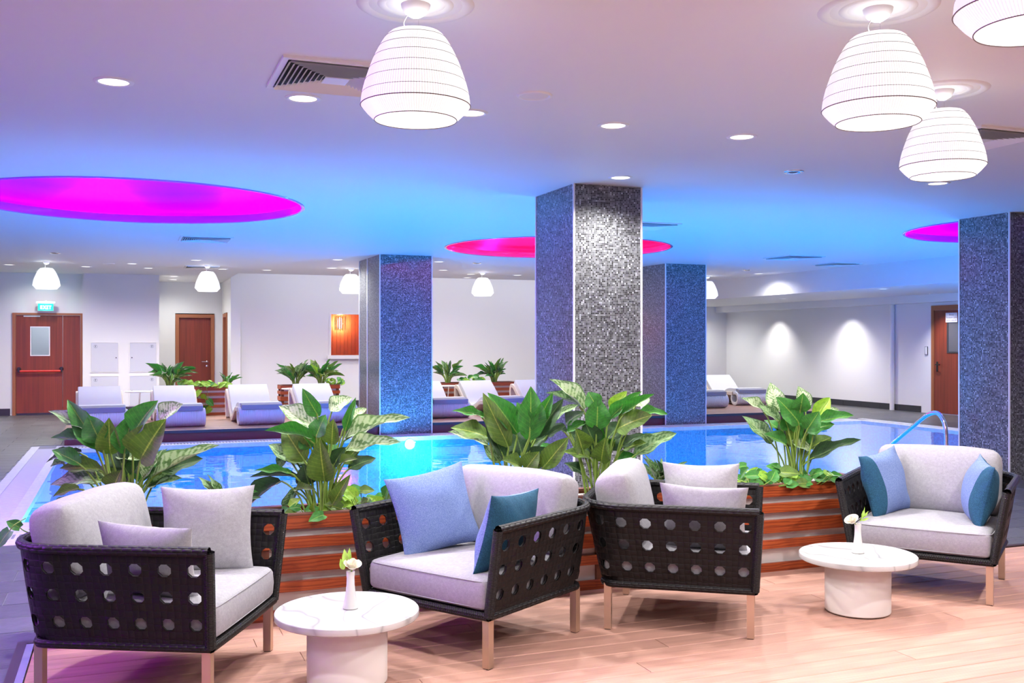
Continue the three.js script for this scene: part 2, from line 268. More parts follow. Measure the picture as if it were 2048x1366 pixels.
// round recesses with a coloured light strip lying behind the lip
function dome(x, z, R, rgb, film, label, power, lamp = LUX.dome) {
  const o = thing('ceiling_dome', label, 'ceiling recess', [x, CEIL, z], 0, undefined, 'structure');
  mesh('lip', [lathe([[R - 0.02, -0.004], [R - 0.005, -0.012], [R + 0.012, -0.004], [R + 0.012, -0.0005], [R - 0.006, 0.001], [R - 0.006, 0.052], [R + 0.03, 0.052], [R + 0.03, 0.07], [R - 0.02, 0.075], [R - 0.02, -0.004]], 96), lathe([[R + 0.03, 0.051], [R + 0.24, 0.051]], 96)], film, o);
  const pts = []; for (let k = 0; k <= 20; k++) { const a = k / 20 * Math.PI / 2; pts.push([(R + 0.24) * Math.cos(a), 0.06 + 0.42 * Math.pow(Math.sin(a), 0.75)]); }
  pts[pts.length - 1][0] = 0.0001;
  mesh('shell', lathe(pts, 96), film, o);
  const m = std({ color: 0xffffff, roughness: 0.6 }); m.emissive = new THREE.Color().setRGB(...rgb.map((c) => c * power));
  mesh('led_strip', new THREE.TorusGeometry(R + 0.13, 0.012, 4, 64).rotateX(Math.PI / 2).translate(0, 0.065, 0), m, o);
  for (let k = 0; k < 6; k++) { const a = k / 6 * Math.PI * 2 + 0.3, l = new THREE.PointLight(new THREE.Color().setRGB(...rgb), lamp); l.position.set((R + 0.06) * Math.cos(a), 0.11, (R + 0.06) * Math.sin(a)); l.castShadow = true; l.shadow.radius = 1; l.name = 'led_strip_lamp'; o.add(l); }
  return o;
}
dome(...DOMES[0], [0.6, 0.0, 1.0], M.violetFilm, 'round violet-lit ceiling recess over the near end of the pool', 4.5);
dome(...DOMES[1], [1.0, 0.02, 0.22], M.pinkFilm, 'round pink-red lit ceiling recess behind the front pillar', 4.5);
dome(...DOMES[2], [0.6, 0.0, 1.0], M.violetFilm, 'round violet-lit ceiling recess half hidden by the outermost pillar', 4.5);
dome(...DOMES[3], [0.6, 0.0, 1.0], M.violetFilm, 'round violet-lit ceiling recess over the side walkway outside the view', 20, 16);
// pillars clad in mosaic
function pillar(x0, x1, z0, z1, label, bead) {
  const p = thing('pillar', label, 'pillar', [0, 0, 0], 0, undefined, 'structure');
  mesh('shaft', span(x0, x1, FLOOR, CEIL + 0.02, z0, z1), M.pillar, p);
  const c = 0.008, posts = [[x0, z1], [x1, z1], [x0, z0], [x1, z0]];
  for (const [x, z] of posts) mesh('corner_bead', span(x - c, x + c, FLOOR, CEIL, z - c, z + c), M.trim, p);
  if (bead) mesh('joint_bead', span(x0 - 0.006, x0 + 0.01, FLOOR, CEIL, bead - 0.02, bead + 0.02), M.trim, p);
  return p;
}
pillar(3.62, 4.28, -8.7, -7.85, 'square mosaic pillar in front, its bright face speckled grey');
pillar(3.72, 4.57, -16.8, -15.33, 'violet-blue mosaic pillar at the back between lounger and pink lounger', -16.2);
pillar(8.84, 9.66, -16.65, -15.33, 'deep blue mosaic pillar at the back next to the far loungers', -16.2);
pillar(8.72, 9.4, -8.6, -7.92, 'mosaic pillar beside the pool handrail and armchair with denim cushions');

// ---------------------------------------------------------------- pool
{
  const { x0, x1, z0, z1 } = POOL, dep = 1.45, p = thing('pool_basin', 'sunken pool lined with blue mosaic', 'pool', [0, 0, 0], 0, undefined, 'structure');
  mesh('basin_floor', span(x0, x1, -dep - 0.1, -dep, z0, z1), M.poolTile, p);
  const tp = FLOOR - 0.062;
  mesh('basin_wall', span(x0 - 0.1, x0, -dep, tp, z0, z1), M.poolTile, p); mesh('basin_wall', span(x1, x1 + 0.1, -dep, tp, z0, z1), M.poolTile, p);
  mesh('basin_wall', span(x0 - 0.1, x1 + 0.1, -dep, tp, z0 - 0.1, z0), M.poolTile, p); mesh('basin_wall', span(x0 - 0.1, x1 + 0.1, -dep, tp, z1, z1 + 0.1), M.poolTile, p);
  mesh('step', [span(7.6, 9.2, -dep, -0.3, z1 - 0.35, z1), span(7.6, 9.2, -dep, -0.6, z1 - 0.7, z1 - 0.35)], M.poolTile, p);
  const w = mesh('pool_water', metric(new THREE.PlaneGeometry(x1 - x0, z1 - z0).rotateX(-Math.PI / 2).translate((x0 + x1) / 2, -0.045, (z0 + z1) / 2)), M.water);
  tag(w, 'still clear pool water mirroring the white walls', 'water', undefined, 'structure'); w.castShadow = false;
  const c = thing('pool_coping', 'pale stone edge with an overflow grating round the pool', 'coping', [0, 0, 0], 0, undefined, 'structure');
  const lip = 0.1, gr = 0.22, out = 0.42;
  // each side: inner lip, grating channel, outer band
  const sides = [[x0 - out, x0, z0 - 0.47, z1 + 0.93, 'x', -1, out], [x1, x1 + out, z0 - 0.47, z1 + 0.93, 'x', 1, out], [x0, x1, z0 - 0.47, z0, 'z', -1, 0.47], [x0, x1, z1, z1 + 0.93, 'z', 1, 0.93]];
  for (const [a0, a1, b0, b1, ax, sg, wd] of sides) {
    const strip = (d0, d1, y0, y1) => ax === 'x' ? (sg < 0 ? span(a1 - d1, a1 - d0, y0, y1, b0, b1) : span(a0 + d0, a0 + d1, y0, y1, b0, b1)) : (sg < 0 ? span(a0, a1, y0, y1, b1 - d1, b1 - d0) : span(a0, a1, y0, y1, b0 + d0, b0 + d1));
    const g0 = ax === 'z' && sg > 0 ? 0.5 : lip, g1 = g0 + gr;
    mesh('inner_edge', strip(0, g0, FLOOR - 0.06, FLOOR + 0.004), M.coping, c);
    mesh('outer_band', strip(g1, wd, FLOOR - 0.06, FLOOR + 0.004), M.coping, c);
    mesh('channel', strip(g0, g1, FLOOR - 0.06, FLOOR - 0.03), M.grate, c);
    const bars = [], len = ax === 'x' ? z1 - z0 + 0.5 : a1 - a0, n = Math.floor(len / 0.045);
    for (let k = 0; k < n; k++) { const t = k * 0.045 + 0.02; bars.push(ax === 'x' ? span(sg < 0 ? a1 - g1 : a0 + g0, sg < 0 ? a1 - g0 : a0 + g1, FLOOR - 0.03, FLOOR, b0 + 0.3 + t, b0 + 0.3 + t + 0.026) : span(a0 + t, a0 + t + 0.026, FLOOR - 0.03, FLOOR, sg < 0 ? b1 - g1 : b0 + g0, sg < 0 ? b1 - g0 : b0 + g1)); }
    mesh('grating', bars, M.grate, c).userData.kind = 'stuff';
  }
}
// underwater lamps set in the basin walls
{
  const spots = [[4.07, -1], [0.2, 1], [2.4, 1], [4.9, 1], [7.0, 1], [9.8, 1], [12.0, 1]];
  for (const [x, s] of spots) {
    const z = s < 0 ? POOL.z0 : POOL.z1, first = s < 0;
    const o = thing('underwater_lamp', first ? 'glowing round underwater lamp below the violet-blue pillar' : 'round underwater lamp set in the pool wall', 'pool lamp', [x, first ? -0.13 : -0.5, z], 0, 'underwater lamps in the pool walls');
    mesh('bezel', new THREE.TorusGeometry(0.08, 0.01, 8, 24).toNonIndexed().translate(0, 0, -s * 0.008), M.alu, o);
    mesh('lens', lathe([[0.0001, 0.012], [0.04, 0.01], [0.076, 0.0]], 24).rotateX(-s * Math.PI / 2).translate(0, 0, -s * 0.002), M.poolLamp, o);
    const l = new THREE.PointLight(POOLBLUE, LUX.pool); l.position.set(0, 0, -s * 0.3); l.shadow.radius = 6; l.castShadow = true; l.name = 'underwater_bulb'; o.add(l);
  }
}
{
  const h = tag(mesh('pool_handrail', tube([V(8.53, -0.02, -8.6), V(8.53, 0.3, -8.6), V(8.53, 0.52, -8.62), V(8.53, 0.64, -8.72), V(8.53, 0.62, -8.86), V(8.53, 0.45, -9.12), V(8.53, 0.1, -9.62), V(8.53, -0.25, -10.1)], 0.024, 60, 12), M.chrome), 'curved chrome handrail leading down into the pool', 'handrail');
  mesh('foot_flange', cyl(0.05, 0.045, 0.014, 20, 8.53, -0.02, -8.6), M.chrome, h);
}

// ---------------------------------------------------------------- seating deck and lounger platform, plank by plank
{
  const d = thing('floor_deck', 'pinkish composite wood deck under the armchairs', 'deck', [0, 0, 0], 0, undefined, 'structure');
  mesh('underlay', span(DECK.x0 + 0.01, DECK.x1 - 0.01, FLOOR, -0.011, DECK.z0 + 0.01, DECK.z1), M.gap, d);
  const r = rng(77), p = 0.142, cache = new Map();
  for (let k = 0; k * p < DECK.z1 - DECK.z0 - 0.02; k++) {
    const z = DECK.z0 + 0.03 + p / 2 + k * p, cut = lerp(0.9, 3.3, r()), xs = [DECK.x0 + 0.05, DECK.x0 + cut, DECK.x0 + cut + 2.9, DECK.x1];
    if (xs[2] > DECK.x1 - 0.3) xs.splice(2, 1);
    for (let i = 0; i + 1 < xs.length; i++) {
      const l = +(xs[i + 1] - xs[i] - 0.003).toFixed(3), key = l; if (!cache.has(key)) cache.set(key, board(l, 0.012, p - 0.007, 0, -0.012, 0, 0.002));
      mesh('plank', cache.get(key), M.deck[Math.floor(r() * 3)], d).position.set((xs[i] + xs[i + 1]) / 2, 0, z);
    }
  }
  mesh('edge_trim', [span(DECK.x0 - 0.03, DECK.x0 + 0.012, FLOOR, 0.003, DECK.z0, DECK.z1), span(DECK.x0 - 0.03, DECK.x1, FLOOR, 0.003, DECK.z0 - 0.03, DECK.z0 + 0.012)], M.bronze, d);
  mesh('edge_strip', span(DECK.x0 + 0.012, DECK.x0 + 0.045, -0.012, 0.002, DECK.z0 + 0.02, DECK.z1), M.alu, d);
}
{
  const d = thing('lounger_platform', 'long raised wooden platform carrying the white loungers at the back', 'platform', [0, 0, 0], 0);
  for (const [a, b] of [[PLAT.x0 + 0.05, 3.7], [4.59, 8.82], [9.68, PLAT.x1 - 0.05]]) mesh('fascia', span(a, b, FLOOR, 0.125, PLAT.z0 + 0.05, PLAT.z1 - 0.06), M.fascia, d);
  mesh('edge_strip', [span(PLAT.x0, 3.7, 0.11, PLAT.y - 0.001, PLAT.z1 - 0.03, PLAT.z1), span(4.59, 8.82, 0.11, PLAT.y - 0.001, PLAT.z1 - 0.03, PLAT.z1), span(9.68, PLAT.x1, 0.11, PLAT.y - 0.001, PLAT.z1 - 0.03, PLAT.z1), span(PLAT.x0, PLAT.x0 + 0.03, 0.11, PLAT.y - 0.001, PLAT.z0, PLAT.z1 - 0.03)], M.edge, d);
  const r = rng(78), n = Math.round((PLAT.z1 - PLAT.z0) / 0.14), g = new Map();
  for (let k = 0; k < n; k++) {
    const z = PLAT.z0 + 0.07 + k * (PLAT.z1 - PLAT.z0) / n, w = (PLAT.z1 - PLAT.z0) / n - 0.005, xs = [PLAT.x0, PLAT.x0 + 2 + 2 * r(), 5.6 + r(), 9 + r(), PLAT.x1];
    let runs = [[xs[0], xs[1]], [xs[1], xs[2]], [xs[2], xs[3]], [xs[3], xs[4]]];
    for (const [p0, p1, q0] of [[3.7, 4.59, -16.82], [8.82, 9.68, -16.67]]) if (z > q0 - 0.06) runs = runs.flatMap(([a, b]) => (b <= p0 || a >= p1 ? [[a, b]] : [[a, p0], [p1, b]].filter(([c, e]) => e - c > 0.02)));
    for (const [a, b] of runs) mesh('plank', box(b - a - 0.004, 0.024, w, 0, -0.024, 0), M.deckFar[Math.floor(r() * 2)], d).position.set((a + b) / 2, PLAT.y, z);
  }
}
// ---------------------------------------------------------------- slatted planters
function planter(x0, x1, z0, z1, y, h, label, name = 'planter_box') {
  const o = thing(name, label, 'planter', [(x0 + x1) / 2, y, (z0 + z1) / 2], 0), W = x1 - x0, D = z1 - z0, k = h / 0.54;
  const rows = [[0, 0.055], [0.145, 0.2], [0.243, 0.325], [0.37, 0.43], [0.47, 0.54]];
  mesh('liner', [span(-W / 2 + 0.05, W / 2 - 0.05, 0.004, h - 0.02, -D / 2 + 0.05, -D / 2 + 0.06), span(-W / 2 + 0.05, W / 2 - 0.05, 0.004, h - 0.02, D / 2 - 0.06, D / 2 - 0.05), span(-W / 2 + 0.05, -W / 2 + 0.06, 0.004, h - 0.02, -D / 2 + 0.06, D / 2 - 0.06), span(W / 2 - 0.06, W / 2 - 0.05, 0.004, h - 0.02, -D / 2 + 0.06, D / 2 - 0.06)], M.liner, o);
  rows.forEach(([a, b], i) => {
    for (const s of [1, -1]) mesh('slat', board(W, (b - a) * k, 0.02, 0, a * k, s * (D / 2 - 0.01), 0.003), M.slat[i % 2], o);
    for (const s of [1, -1]) mesh('slat', board(D - 0.044, (b - a) * k, 0.02, 0, a * k, 0, 0.003).rotateY(Math.PI / 2).translate(s * (W / 2 - 0.011), 0, 0), M.slat[(i + 1) % 2], o);
  });
  const n = Math.max(2, Math.round(W / 0.95)), step = (W - 0.08) / n;
  for (let i = 0; i <= n; i++) for (const s of [1, -1]) mesh('post', box(0.05, h - 0.03, 0.028, -W / 2 + 0.04 + i * step, 0.004, s * (D / 2 - 0.0345)), M.slatPost, o);
  const rim = mesh('top_rim', [span(-W / 2, W / 2, h, h + 0.008, D / 2 - 0.05, D / 2), span(-W / 2, W / 2, h, h + 0.008, -D / 2, -D / 2 + 0.05), span(-W / 2, -W / 2 + 0.05, h, h + 0.008, -D / 2 + 0.05, D / 2 - 0.05), span(W / 2 - 0.05, W / 2, h, h + 0.008, -D / 2 + 0.05, D / 2 - 0.05)], M.slatPost, o);
  mesh('soil', span(-W / 2 + 0.06, W / 2 - 0.06, h - 0.08, h - 0.045, -D / 2 + 0.06, D / 2 - 0.06), M.soil, o);
  const r = rng(Math.floor(W * 1000)), geo = new THREE.IcosahedronGeometry(1, 0), inst = new THREE.InstancedMesh(geo, M.pebble, Math.floor(W * 420)), mt = new THREE.Matrix4(), q = new THREE.Quaternion();
  for (let i = 0; i < inst.count; i++) { q.setFromEuler(new THREE.Euler(r() * 6, r() * 6, r() * 6)); const s = 0.009 + 0.01 * r(); mt.compose(V(lerp(-W / 2 + 0.08, W / 2 - 0.08, r()), h - 0.045 + 0.006 + 0.012 * r(), lerp(-D / 2 + 0.08, D / 2 - 0.08, r())), q, V(s * 1.3, s, s)); inst.setMatrixAt(i, mt); }
  inst.name = 'pebbles'; inst.userData.kind = 'stuff'; inst.castShadow = inst.receiveShadow = true; o.add(inst);
  return o;
}
const PZ = { z0: -5.58, z1: -5.25 };
planter(-0.34, 4.58, PZ.z0, PZ.z1, 0, 0.54, 'long slatted red wood planter standing behind the armchairs');
planter(0.45, 1.85, -18.65, -18.25, PLAT.y, 0.5, 'slatted red wood planter on the platform in front of the brown door');
planter(2.6, 3.68, -18.65, -18.25, PLAT.y, 0.5, 'slatted red wood planter on the platform below the sauna window');
planter(5.62, 7.2, -18.65, -18.25, PLAT.y, 0.5, 'slatted red wood planter on the platform between the pillars');

// ---------------------------------------------------------------- plants
function bladeGeo(kind, fold, arch, wave) {                             // unit blade: stalk end at the origin, tip at y = 1, width 1, upper face +z
  const n = 9, c = 4, pos = [], uv = [], idx = [];
  for (let j = 0; j <= n; j++) {
    const t = j / n, w = kind === 'heart' ? 0.5 * Math.pow(Math.sin(Math.PI * Math.pow(lerp(0.06, 1, t), 0.62)), 0.8) : 0.5 * Math.pow(Math.sin(Math.PI * Math.pow(lerp(0.03, 1, t), 0.82)), 0.85) * (1 - 0.1 * t);
    for (let i = 0; i <= c; i++) {
      const x = (i / c) * 2 - 1, lift = fold * Math.abs(x) * w + wave * Math.sin(t * 11 + x * 2) * Math.abs(x) * w;
      pos.push(x * w, t - (kind === 'heart' && j === 0 ? 0.1 * Math.abs(x) : 0), lift - arch * t * t); uv.push(0.5 + x * 0.5, t);
    }
  }
  for (let j = 0; j < n; j++) for (let i = 0; i < c; i++) { const a = j * (c + 1) + i; idx.push(a, a + 1, a + c + 2, a, a + c + 2, a + c + 1); }
  const g = new THREE.BufferGeometry(); g.setAttribute('position', new THREE.Float32BufferAttribute(pos, 3)); g.setAttribute('uv', new THREE.Float32BufferAttribute(uv, 2)); g.setIndex(idx); g.computeVertexNormals();
  return g;
}
const BLADES = [[0.4, 0.12, 0.14], [0.28, 0.22, 0.16], [0.55, 0.16, 0.1], [0.35, 0.3, 0.18]].map((a) => bladeGeo('lance', ...a)), HEARTS = [[0.3, 0.12, 0.05], [0.15, 0.2, 0.08]].map((a) => bladeGeo('heart', ...a));
function leaf(parent, from, to, width, normal, geo, mat) {
  const y = to.clone().sub(from), L = y.length(); y.normalize();
  const x = y.clone().cross(normal).normalize(), z = x.clone().cross(y).normalize(), m = mesh('leaf', geo, mat, parent);
  m.position.copy(from); m.quaternion.setFromRotationMatrix(new THREE.Matrix4().makeBasis(x, y, z)); m.scale.set(width, L, L);
  return m;
}
// a broad-leaved plant with known main leaves: rows of [x, y of the stalk end, x, y of the tip, width] in centimetres, x to the right and y up from the soil
function broadPlant(x, z, y, rows, label, seed) {
  const o = thing('leafy_plant', label, 'plant', [x, y, z], YAW), r = rng(seed);
  const fill = []; for (let i = 0; i < 9; i++) { const a = (r() - 0.5) * 2.4, s = 14 + 16 * r(), l = 11 + 7 * r(), fx = Math.sin(a) * s * 0.55 + 4, fy = 8 + s * 0.9 * Math.cos(a * 0.6); fill.push([fx, fy, fx + Math.sin(a) * l, fy + Math.cos(a) * l * 0.8, 7 + 4 * r(), 'dogd'[Math.floor(r() * 4)], -0.14 * r()]); }
  for (const [ax, ay, bx, by, w, k, deep] of [...rows, ...fill]) {
    const side = Math.abs(bx - ax) / (Math.abs(by - ay) + 1), front = deep !== undefined ? deep : k === 'o' || k === 'g' ? 0.04 + 0.1 * r() : -0.1 + 0.14 * r();
    const from = V(ax / 100, ay / 100, front * 0.7), to = V(bx / 100, by / 100, front + (k === 'o' ? 0.04 : 0) + (r() - 0.4) * 0.1);
    const nrm = V((r() - 0.5) * 0.5, side > 0.8 ? 0.75 : 0.3, 0.9).normalize();
    leaf(o, from, to, w / 100 * 1.12, nrm, BLADES[Math.floor(r() * 4)], M.leaf[k]);
    const foot = V(clamp(ax / 100 * 0.3, -0.07, 0.07) + (r() - 0.5) * 0.04, -0.02, (r() - 0.5) * 0.1), mid = foot.clone().lerp(from, 0.55); mid.x -= (from.x - foot.x) * 0.16; mid.y += 0.02;
    mesh('stem', tube([foot, mid, from, from.clone().lerp(to, 0.12)], 0.0055, 8, 5), M.stem, o);
  }
  return o;
}
const SOILY = 0.52, PLZ = -5.4;
const MAIN = [
  { x: -0.004, rows: [[-12,45,-36,62,9.3,'s'],[-6,37,-4,54,11.1,'o'],[10,34,24,54,18.5,'o'],[8,48,19,64,12.3,'g'],[16,53,28,62,11.1,'p'],[-15,43,-37,46,6.2,'g'],[-10,39,-27,64,10.5,'g'],[-19,32,-33,40,8.0,'g'],[-11,29,-30,31,8.6,'o'],[-11,23,-38,24,10.5,'s'],[-20,20,-32,17,5.6,'o'],[-29,13,-39,8,5.6,'s'],[15,25,47,43,6.8,'p'],[17,26,36,34,11.7,'d'],[10,19,27,25,8.0,'s'],[9,24,20,39,6.8,'p'],[-6,35,7,34,6.2,'p'],[-3,19,2,29,10.5,'o'],[2,37,5,57,12.3,'g'],[-23,37,-42,35,4.3,'d'],[-31,31,-41,30,3.1,'s'],[-9,43,-15,56,12.3,'g'],[-1,30,-8,41,12.3,'d'],[2,27,13,37,11.1,'d']] },
  { x: 0.993, rows: [[-4,46,-26,59,10.5,'p'],[-1,53,-8,67,8.0,'g'],[3,55,14,63,10.5,'p'],[-4,41,-27,48,7.4,'g'],[-9,29,-20,47,12.9,'o'],[2,18,0,40,13.5,'o'],[6,38,7,51,9.2,'o'],[12,40,44,57,9.2,'p'],[13,34,41,43,9.2,'p'],[-16,28,-29,38,9.2,'s'],[-22,32,-24,24,5.5,'s'],[-2,42,2,54,9.8,'g'],[12,49,22,58,6.8,'p'],[-23,17,-45,3,9.8,'d'],[-15,13,-24,-6,6.8,'s'],[-15,19,-43,20,4.3,'d'],[-14,13,-2,16,4.9,'o'],[7,6,15,21,6.8,'o'],[-15,23,-33,27,4.3,'g'],[11,28,20,32,5.5,'o'],[13,45,18,62,4.9,'g'],[-7,16,-9,26,11.1,'d'],[6,26,12,36,9.2,'d'],[-5,36,-11,44,9.2,'g']] },
  { x: 2.051, rows: [[7,40,-9,64,12.0,'g'],[14,37,16,66,15.6,'g'],[2,33,-12,62,12.0,'o'],[-10,38,-29,46,12.0,'o'],[-12,50,-28,56,5.7,'g'],[-1,27,-11,48,9.2,'d'],[-10,33,-33,42,7.8,'p'],[17,37,34,60,9.2,'d'],[22,20,36,38,11.3,'o'],[12,20,19,30,10.6,'o'],[9,21,0,27,9.9,'o'],[24,45,42,58,6.4,'s'],[19,47,27,63,7.8,'g'],[15,42,7,58,9.2,'g'],[-3,23,-12,34,7.1,'s'],[24,37,34,45,5.7,'d'],[10,27,6,41,12.7,'d']] },
  { x: 2.646, rows: [[-8,52,-27,72,9.6,'p'],[-8,52,-30,64,5.9,'s'],[-1,41,0,58,14.7,'g'],[-1,54,-6,63,10.3,'g'],[8,52,16,63,8.1,'y'],[11,41,27,52,16.2,'o'],[14,50,31,63,5.9,'g'],[23,54,33,60,8.8,'p'],[24,51,41,52,5.9,'g'],[23,24,48,41,11.0,'s'],[2,21,2,34,11.0,'o'],[-10,29,-13,41,12.5,'o'],[-5,24,-19,30,8.1,'o'],[-8,13,-18,21,7.3,'d'],[-18,39,-7,46,6.6,'g'],[-19,38,-27,44,5.1,'d'],[12,39,1,39,6.6,'p'],[14,29,28,39,6.6,'d'],[-19,44,-11,52,8.1,'d'],[6,46,23,65,6.6,'g'],[-2,32,-8,45,13.2,'d'],[6,35,15,45,12.5,'d']] },
  { x: 4.079, rows: [[-11,47,-15,66,12.0,'p'],[8,48,4,64,9.6,'p'],[1,40,-13,57,15.2,'g'],[-19,47,-34,57,8.0,'p'],[-14,26,-30,45,9.6,'s'],[-6,36,-9,45,11.2,'g'],[-1,34,1,44,8.8,'g'],[13,42,25,57,9.6,'y'],[13,41,34,47,8.0,'g'],[9,15,42,33,8.0,'d'],[17,22,37,25,5.6,'d'],[1,48,1,58,11.2,'g'],[-7,26,-20,34,9.6,'g'],[9,22,-4,29,8.0,'p'],[7,34,21,42,10.4,'g'],[1,25,11,32,13.6,'d'],[17,45,33,50,5.6,'p'],[-11,41,-23,52,8.8,'s'],[-3,30,-8,41,12.0,'d'],[5,36,11,48,12.0,'g']] },
];
const mainLabels = ['tallest leafy plant, rising behind the leftmost armchair', 'leafy plant with drooping variegated leaves behind the first marble table', 'leafy plant rising directly behind the armchair with one blue and one teal cushion', 'leafy plant standing before the front mosaic pillar', 'leafy plant with two pale upright leaves at the planter end near the handrail'];
MAIN.forEach((p, i) => broadPlant(p.x, PLZ, SOILY, p.rows, mainLabels[i], 300 + i));
// smaller plants grown from a seed
function bushPlant(name, label, pos, o) {
  const p = thing(name, label, 'plant', pos, YAW), r = rng(o.seed);
  for (let i = 0; i < o.n; i++) {
    const a = r() * Math.PI * 2, e = lerp(o.e0, o.e1, r()), s = lerp(0.35, 1, Math.pow(r(), 0.7)) * o.h, from = V(Math.cos(a) * s * 0.28 * o.spread, s * 0.5, Math.sin(a) * s * 0.2 * o.spread);
    const L = o.l * lerp(0.75, 1.2, r()), to = from.clone().add(V(Math.cos(a) * Math.cos(e), Math.sin(e), Math.sin(a) * Math.cos(e) * 0.8).multiplyScalar(L));
    leaf(p, from, to, L * o.w * lerp(0.85, 1.15, r()), V(Math.cos(a) * -0.5, 0.8, 0.6 - Math.sin(a) * 0.3).normalize(), BLADES[Math.floor(r() * 4)], M.leaf[o.mix[Math.floor(r() * o.mix.length)]]);
    mesh('stem', tube([V(from.x * 0.25, -0.02, from.z * 0.25), V(from.x * 0.5, from.y * 0.55, from.z * 0.5), from, from.clone().lerp(to, 0.1)], o.t ?? 0.004, 6, 4), M.stem, p);
  }
  return p;
}
function pothos(label, pos, o) {
  const p = thing('trailing_pothos', label, 'plant', pos, YAW), r = rng(o.seed);
  const put = (at, L, hang) => {
    const a = r() * Math.PI * 2, to = at.clone().add(V(Math.cos(a), hang ? -0.9 : lerp(-0.25, 0.75, r()), Math.sin(a) * 0.6).normalize().multiplyScalar(L));
    leaf(p, at, to, L * 0.78, V((r() - 0.5) * 0.6, hang ? 0.4 : 0.8, 0.9).normalize(), HEARTS[Math.floor(r() * 2)], M.leaf[o.mix[Math.floor(r() * o.mix.length)]]);
    mesh('stem', tube([V(at.x * 0.6, hang ? at.y + 0.05 : 0, at.z * 0.5), at.clone().lerp(V(at.x * 0.7, hang ? at.y + 0.05 : at.y * 0.3, at.z), 0.5), at], 0.0028, 5, 4), M.stem, p);
  };
  for (let i = 0; i < o.n; i++) put(V(lerp(-o.rx, o.rx, r()), lerp(0.02, o.h, r() * r()), lerp(-0.1, 0.12, r())), o.l * lerp(0.75, 1.2, r()), false);
  for (const [hx, hy, hz] of o.hang ?? []) put(V(hx, hy, hz), o.l * 1.1, true);
  if (o.vine) mesh('vine', tube(o.vine.map((q) => V(...q)), 0.004, 20, 5), M.stem, p);
  return p;
}
const small = (x, seed, label, n = 11, h = 0.2) => bushPlant('small_leafy_plant', label, [x, SOILY, -5.42], { n, h, l: 0.14, w: 0.3, e0: 0.3, e1: 1.3, spread: 1.2, seed, mix: ['s', 'g', 'd', 's'] });
small(0.5, 401, 'small variegated plant between the two plants beside the first armchair', 13, 0.2);
small(3.1, 402, 'small variegated plant behind the two stacked-looking grey pillows', 12, 0.22);
const ptMix = ['g', 'y', 'g', 'o', 'y'];
pothos('pothos leaves poking out at the corner of the planter behind the first armchair', [-0.36, SOILY, -5.34], { n: 11, rx: 0.1, h: 0.1, l: 0.09, seed: 411, mix: ptMix, hang: [[-0.12, 0.03, 0.12]] });
pothos('pothos with round dark leaves at the foot of the drooping plant', [1.24, SOILY, -5.4], { n: 26, rx: 0.16, h: 0.22, l: 0.085, seed: 412, mix: ptMix });
pothos('pothos leaves showing above the blue cushion', [1.72, SOILY, -5.42], { n: 20, rx: 0.24, h: 0.2, l: 0.085, seed: 413, mix: ['g', 'y', 'o'] });
pothos('pothos spreading over the planter edge with one hanging heart leaf', [3.62, SOILY, -5.4], { n: 58, rx: 0.32, h: 0.17, l: 0.085, seed: 414, mix: ptMix, hang: [[0.04, 0.05, 0.2], [-0.16, 0.1, 0.16]], vine: [[-0.3, 0.04, 0.1], [-0.1, 0.07, 0.15], [0.02, 0.06, 0.19], [0.05, 0.03, 0.2]] });
pothos('low pothos round the foot of the plant with two pale upright leaves', [4.08, SOILY, -5.36], { n: 34, rx: 0.24, h: 0.1, l: 0.1, seed: 415, mix: ptMix });
pothos('sparse pothos leaves beneath the drooping plant', [0.93, SOILY, -5.34], { n: 9, rx: 0.16, h: 0.06, l: 0.08, seed: 416, mix: ptMix });
// plants in the far planters
const FARY = PLAT.y + 0.48, far = { l: 0.3, w: 0.27, e0: 0.1, e1: 1.35, spread: 1.2, mix: ['g', 'g', 's', 'o', 'd'], t: 0.008 };
bushPlant('leafy_plant', 'bushy leafy plant in front of the brown door', [0.72, FARY, -18.45], { ...far, n: 34, h: 0.55, seed: 421 });
bushPlant('small_leafy_plant', 'small spiky plant beside the narrow side door', [1.7, FARY, -18.45], { ...far, n: 12, h: 0.25, l: 0.2, seed: 422 });
bushPlant('leafy_plant', 'darker leafy plant of the pair below the sauna window', [2.9, FARY, -18.45], { ...far, n: 28, h: 0.5, seed: 423 });
bushPlant('leafy_plant', 'brighter leafy plant of the pair right below the sauna window', [3.36, FARY, -18.4], { ...far, n: 26, h: 0.5, l: 0.34, seed: 424, mix: ['g', 'g', 'g', 'y', 'o'] });
bushPlant('leafy_plant', 'leafy plant beside the back pillar over the pink lounger', [5.82, FARY, -18.45], { ...far, n: 26, h: 0.5, l: 0.26, seed: 425 });
bushPlant('leafy_plant', 'leafy plant in the back planter nearest the front pillar', [6.78, FARY, -18.45], { ...far, n: 32, h: 0.52, l: 0.26, seed: 426 });
pothos('pothos trailing down the planter in front of the brown door', [1.3, FARY, -18.32], { n: 36, rx: 0.42, h: 0.14, l: 0.14, seed: 431, mix: ['g', 'y', 'y'], hang: [[0.02, -0.1, 0.14], [0.1, -0.2, 0.16], [0.06, -0.3, 0.15], [0.16, -0.34, 0.15], [-0.04, -0.04, 0.13]], vine: [[0, 0.06, 0.05], [0.06, 0.05, 0.14], [0.1, -0.2, 0.13], [0.12, -0.36, 0.13]] });
pothos('pothos at the corner of the planter below the sauna window', [3.6, FARY, -18.38], { n: 18, rx: 0.2, h: 0.16, l: 0.1, seed: 432, mix: ['g', 'y', 'y'] });
pothos('pothos between the two plants in the back planter nearest the front pillar', [6.3, FARY, -18.38], { n: 24, rx: 0.26, h: 0.16, l: 0.13, seed: 433, mix: ['g', 'y', 'g'] });

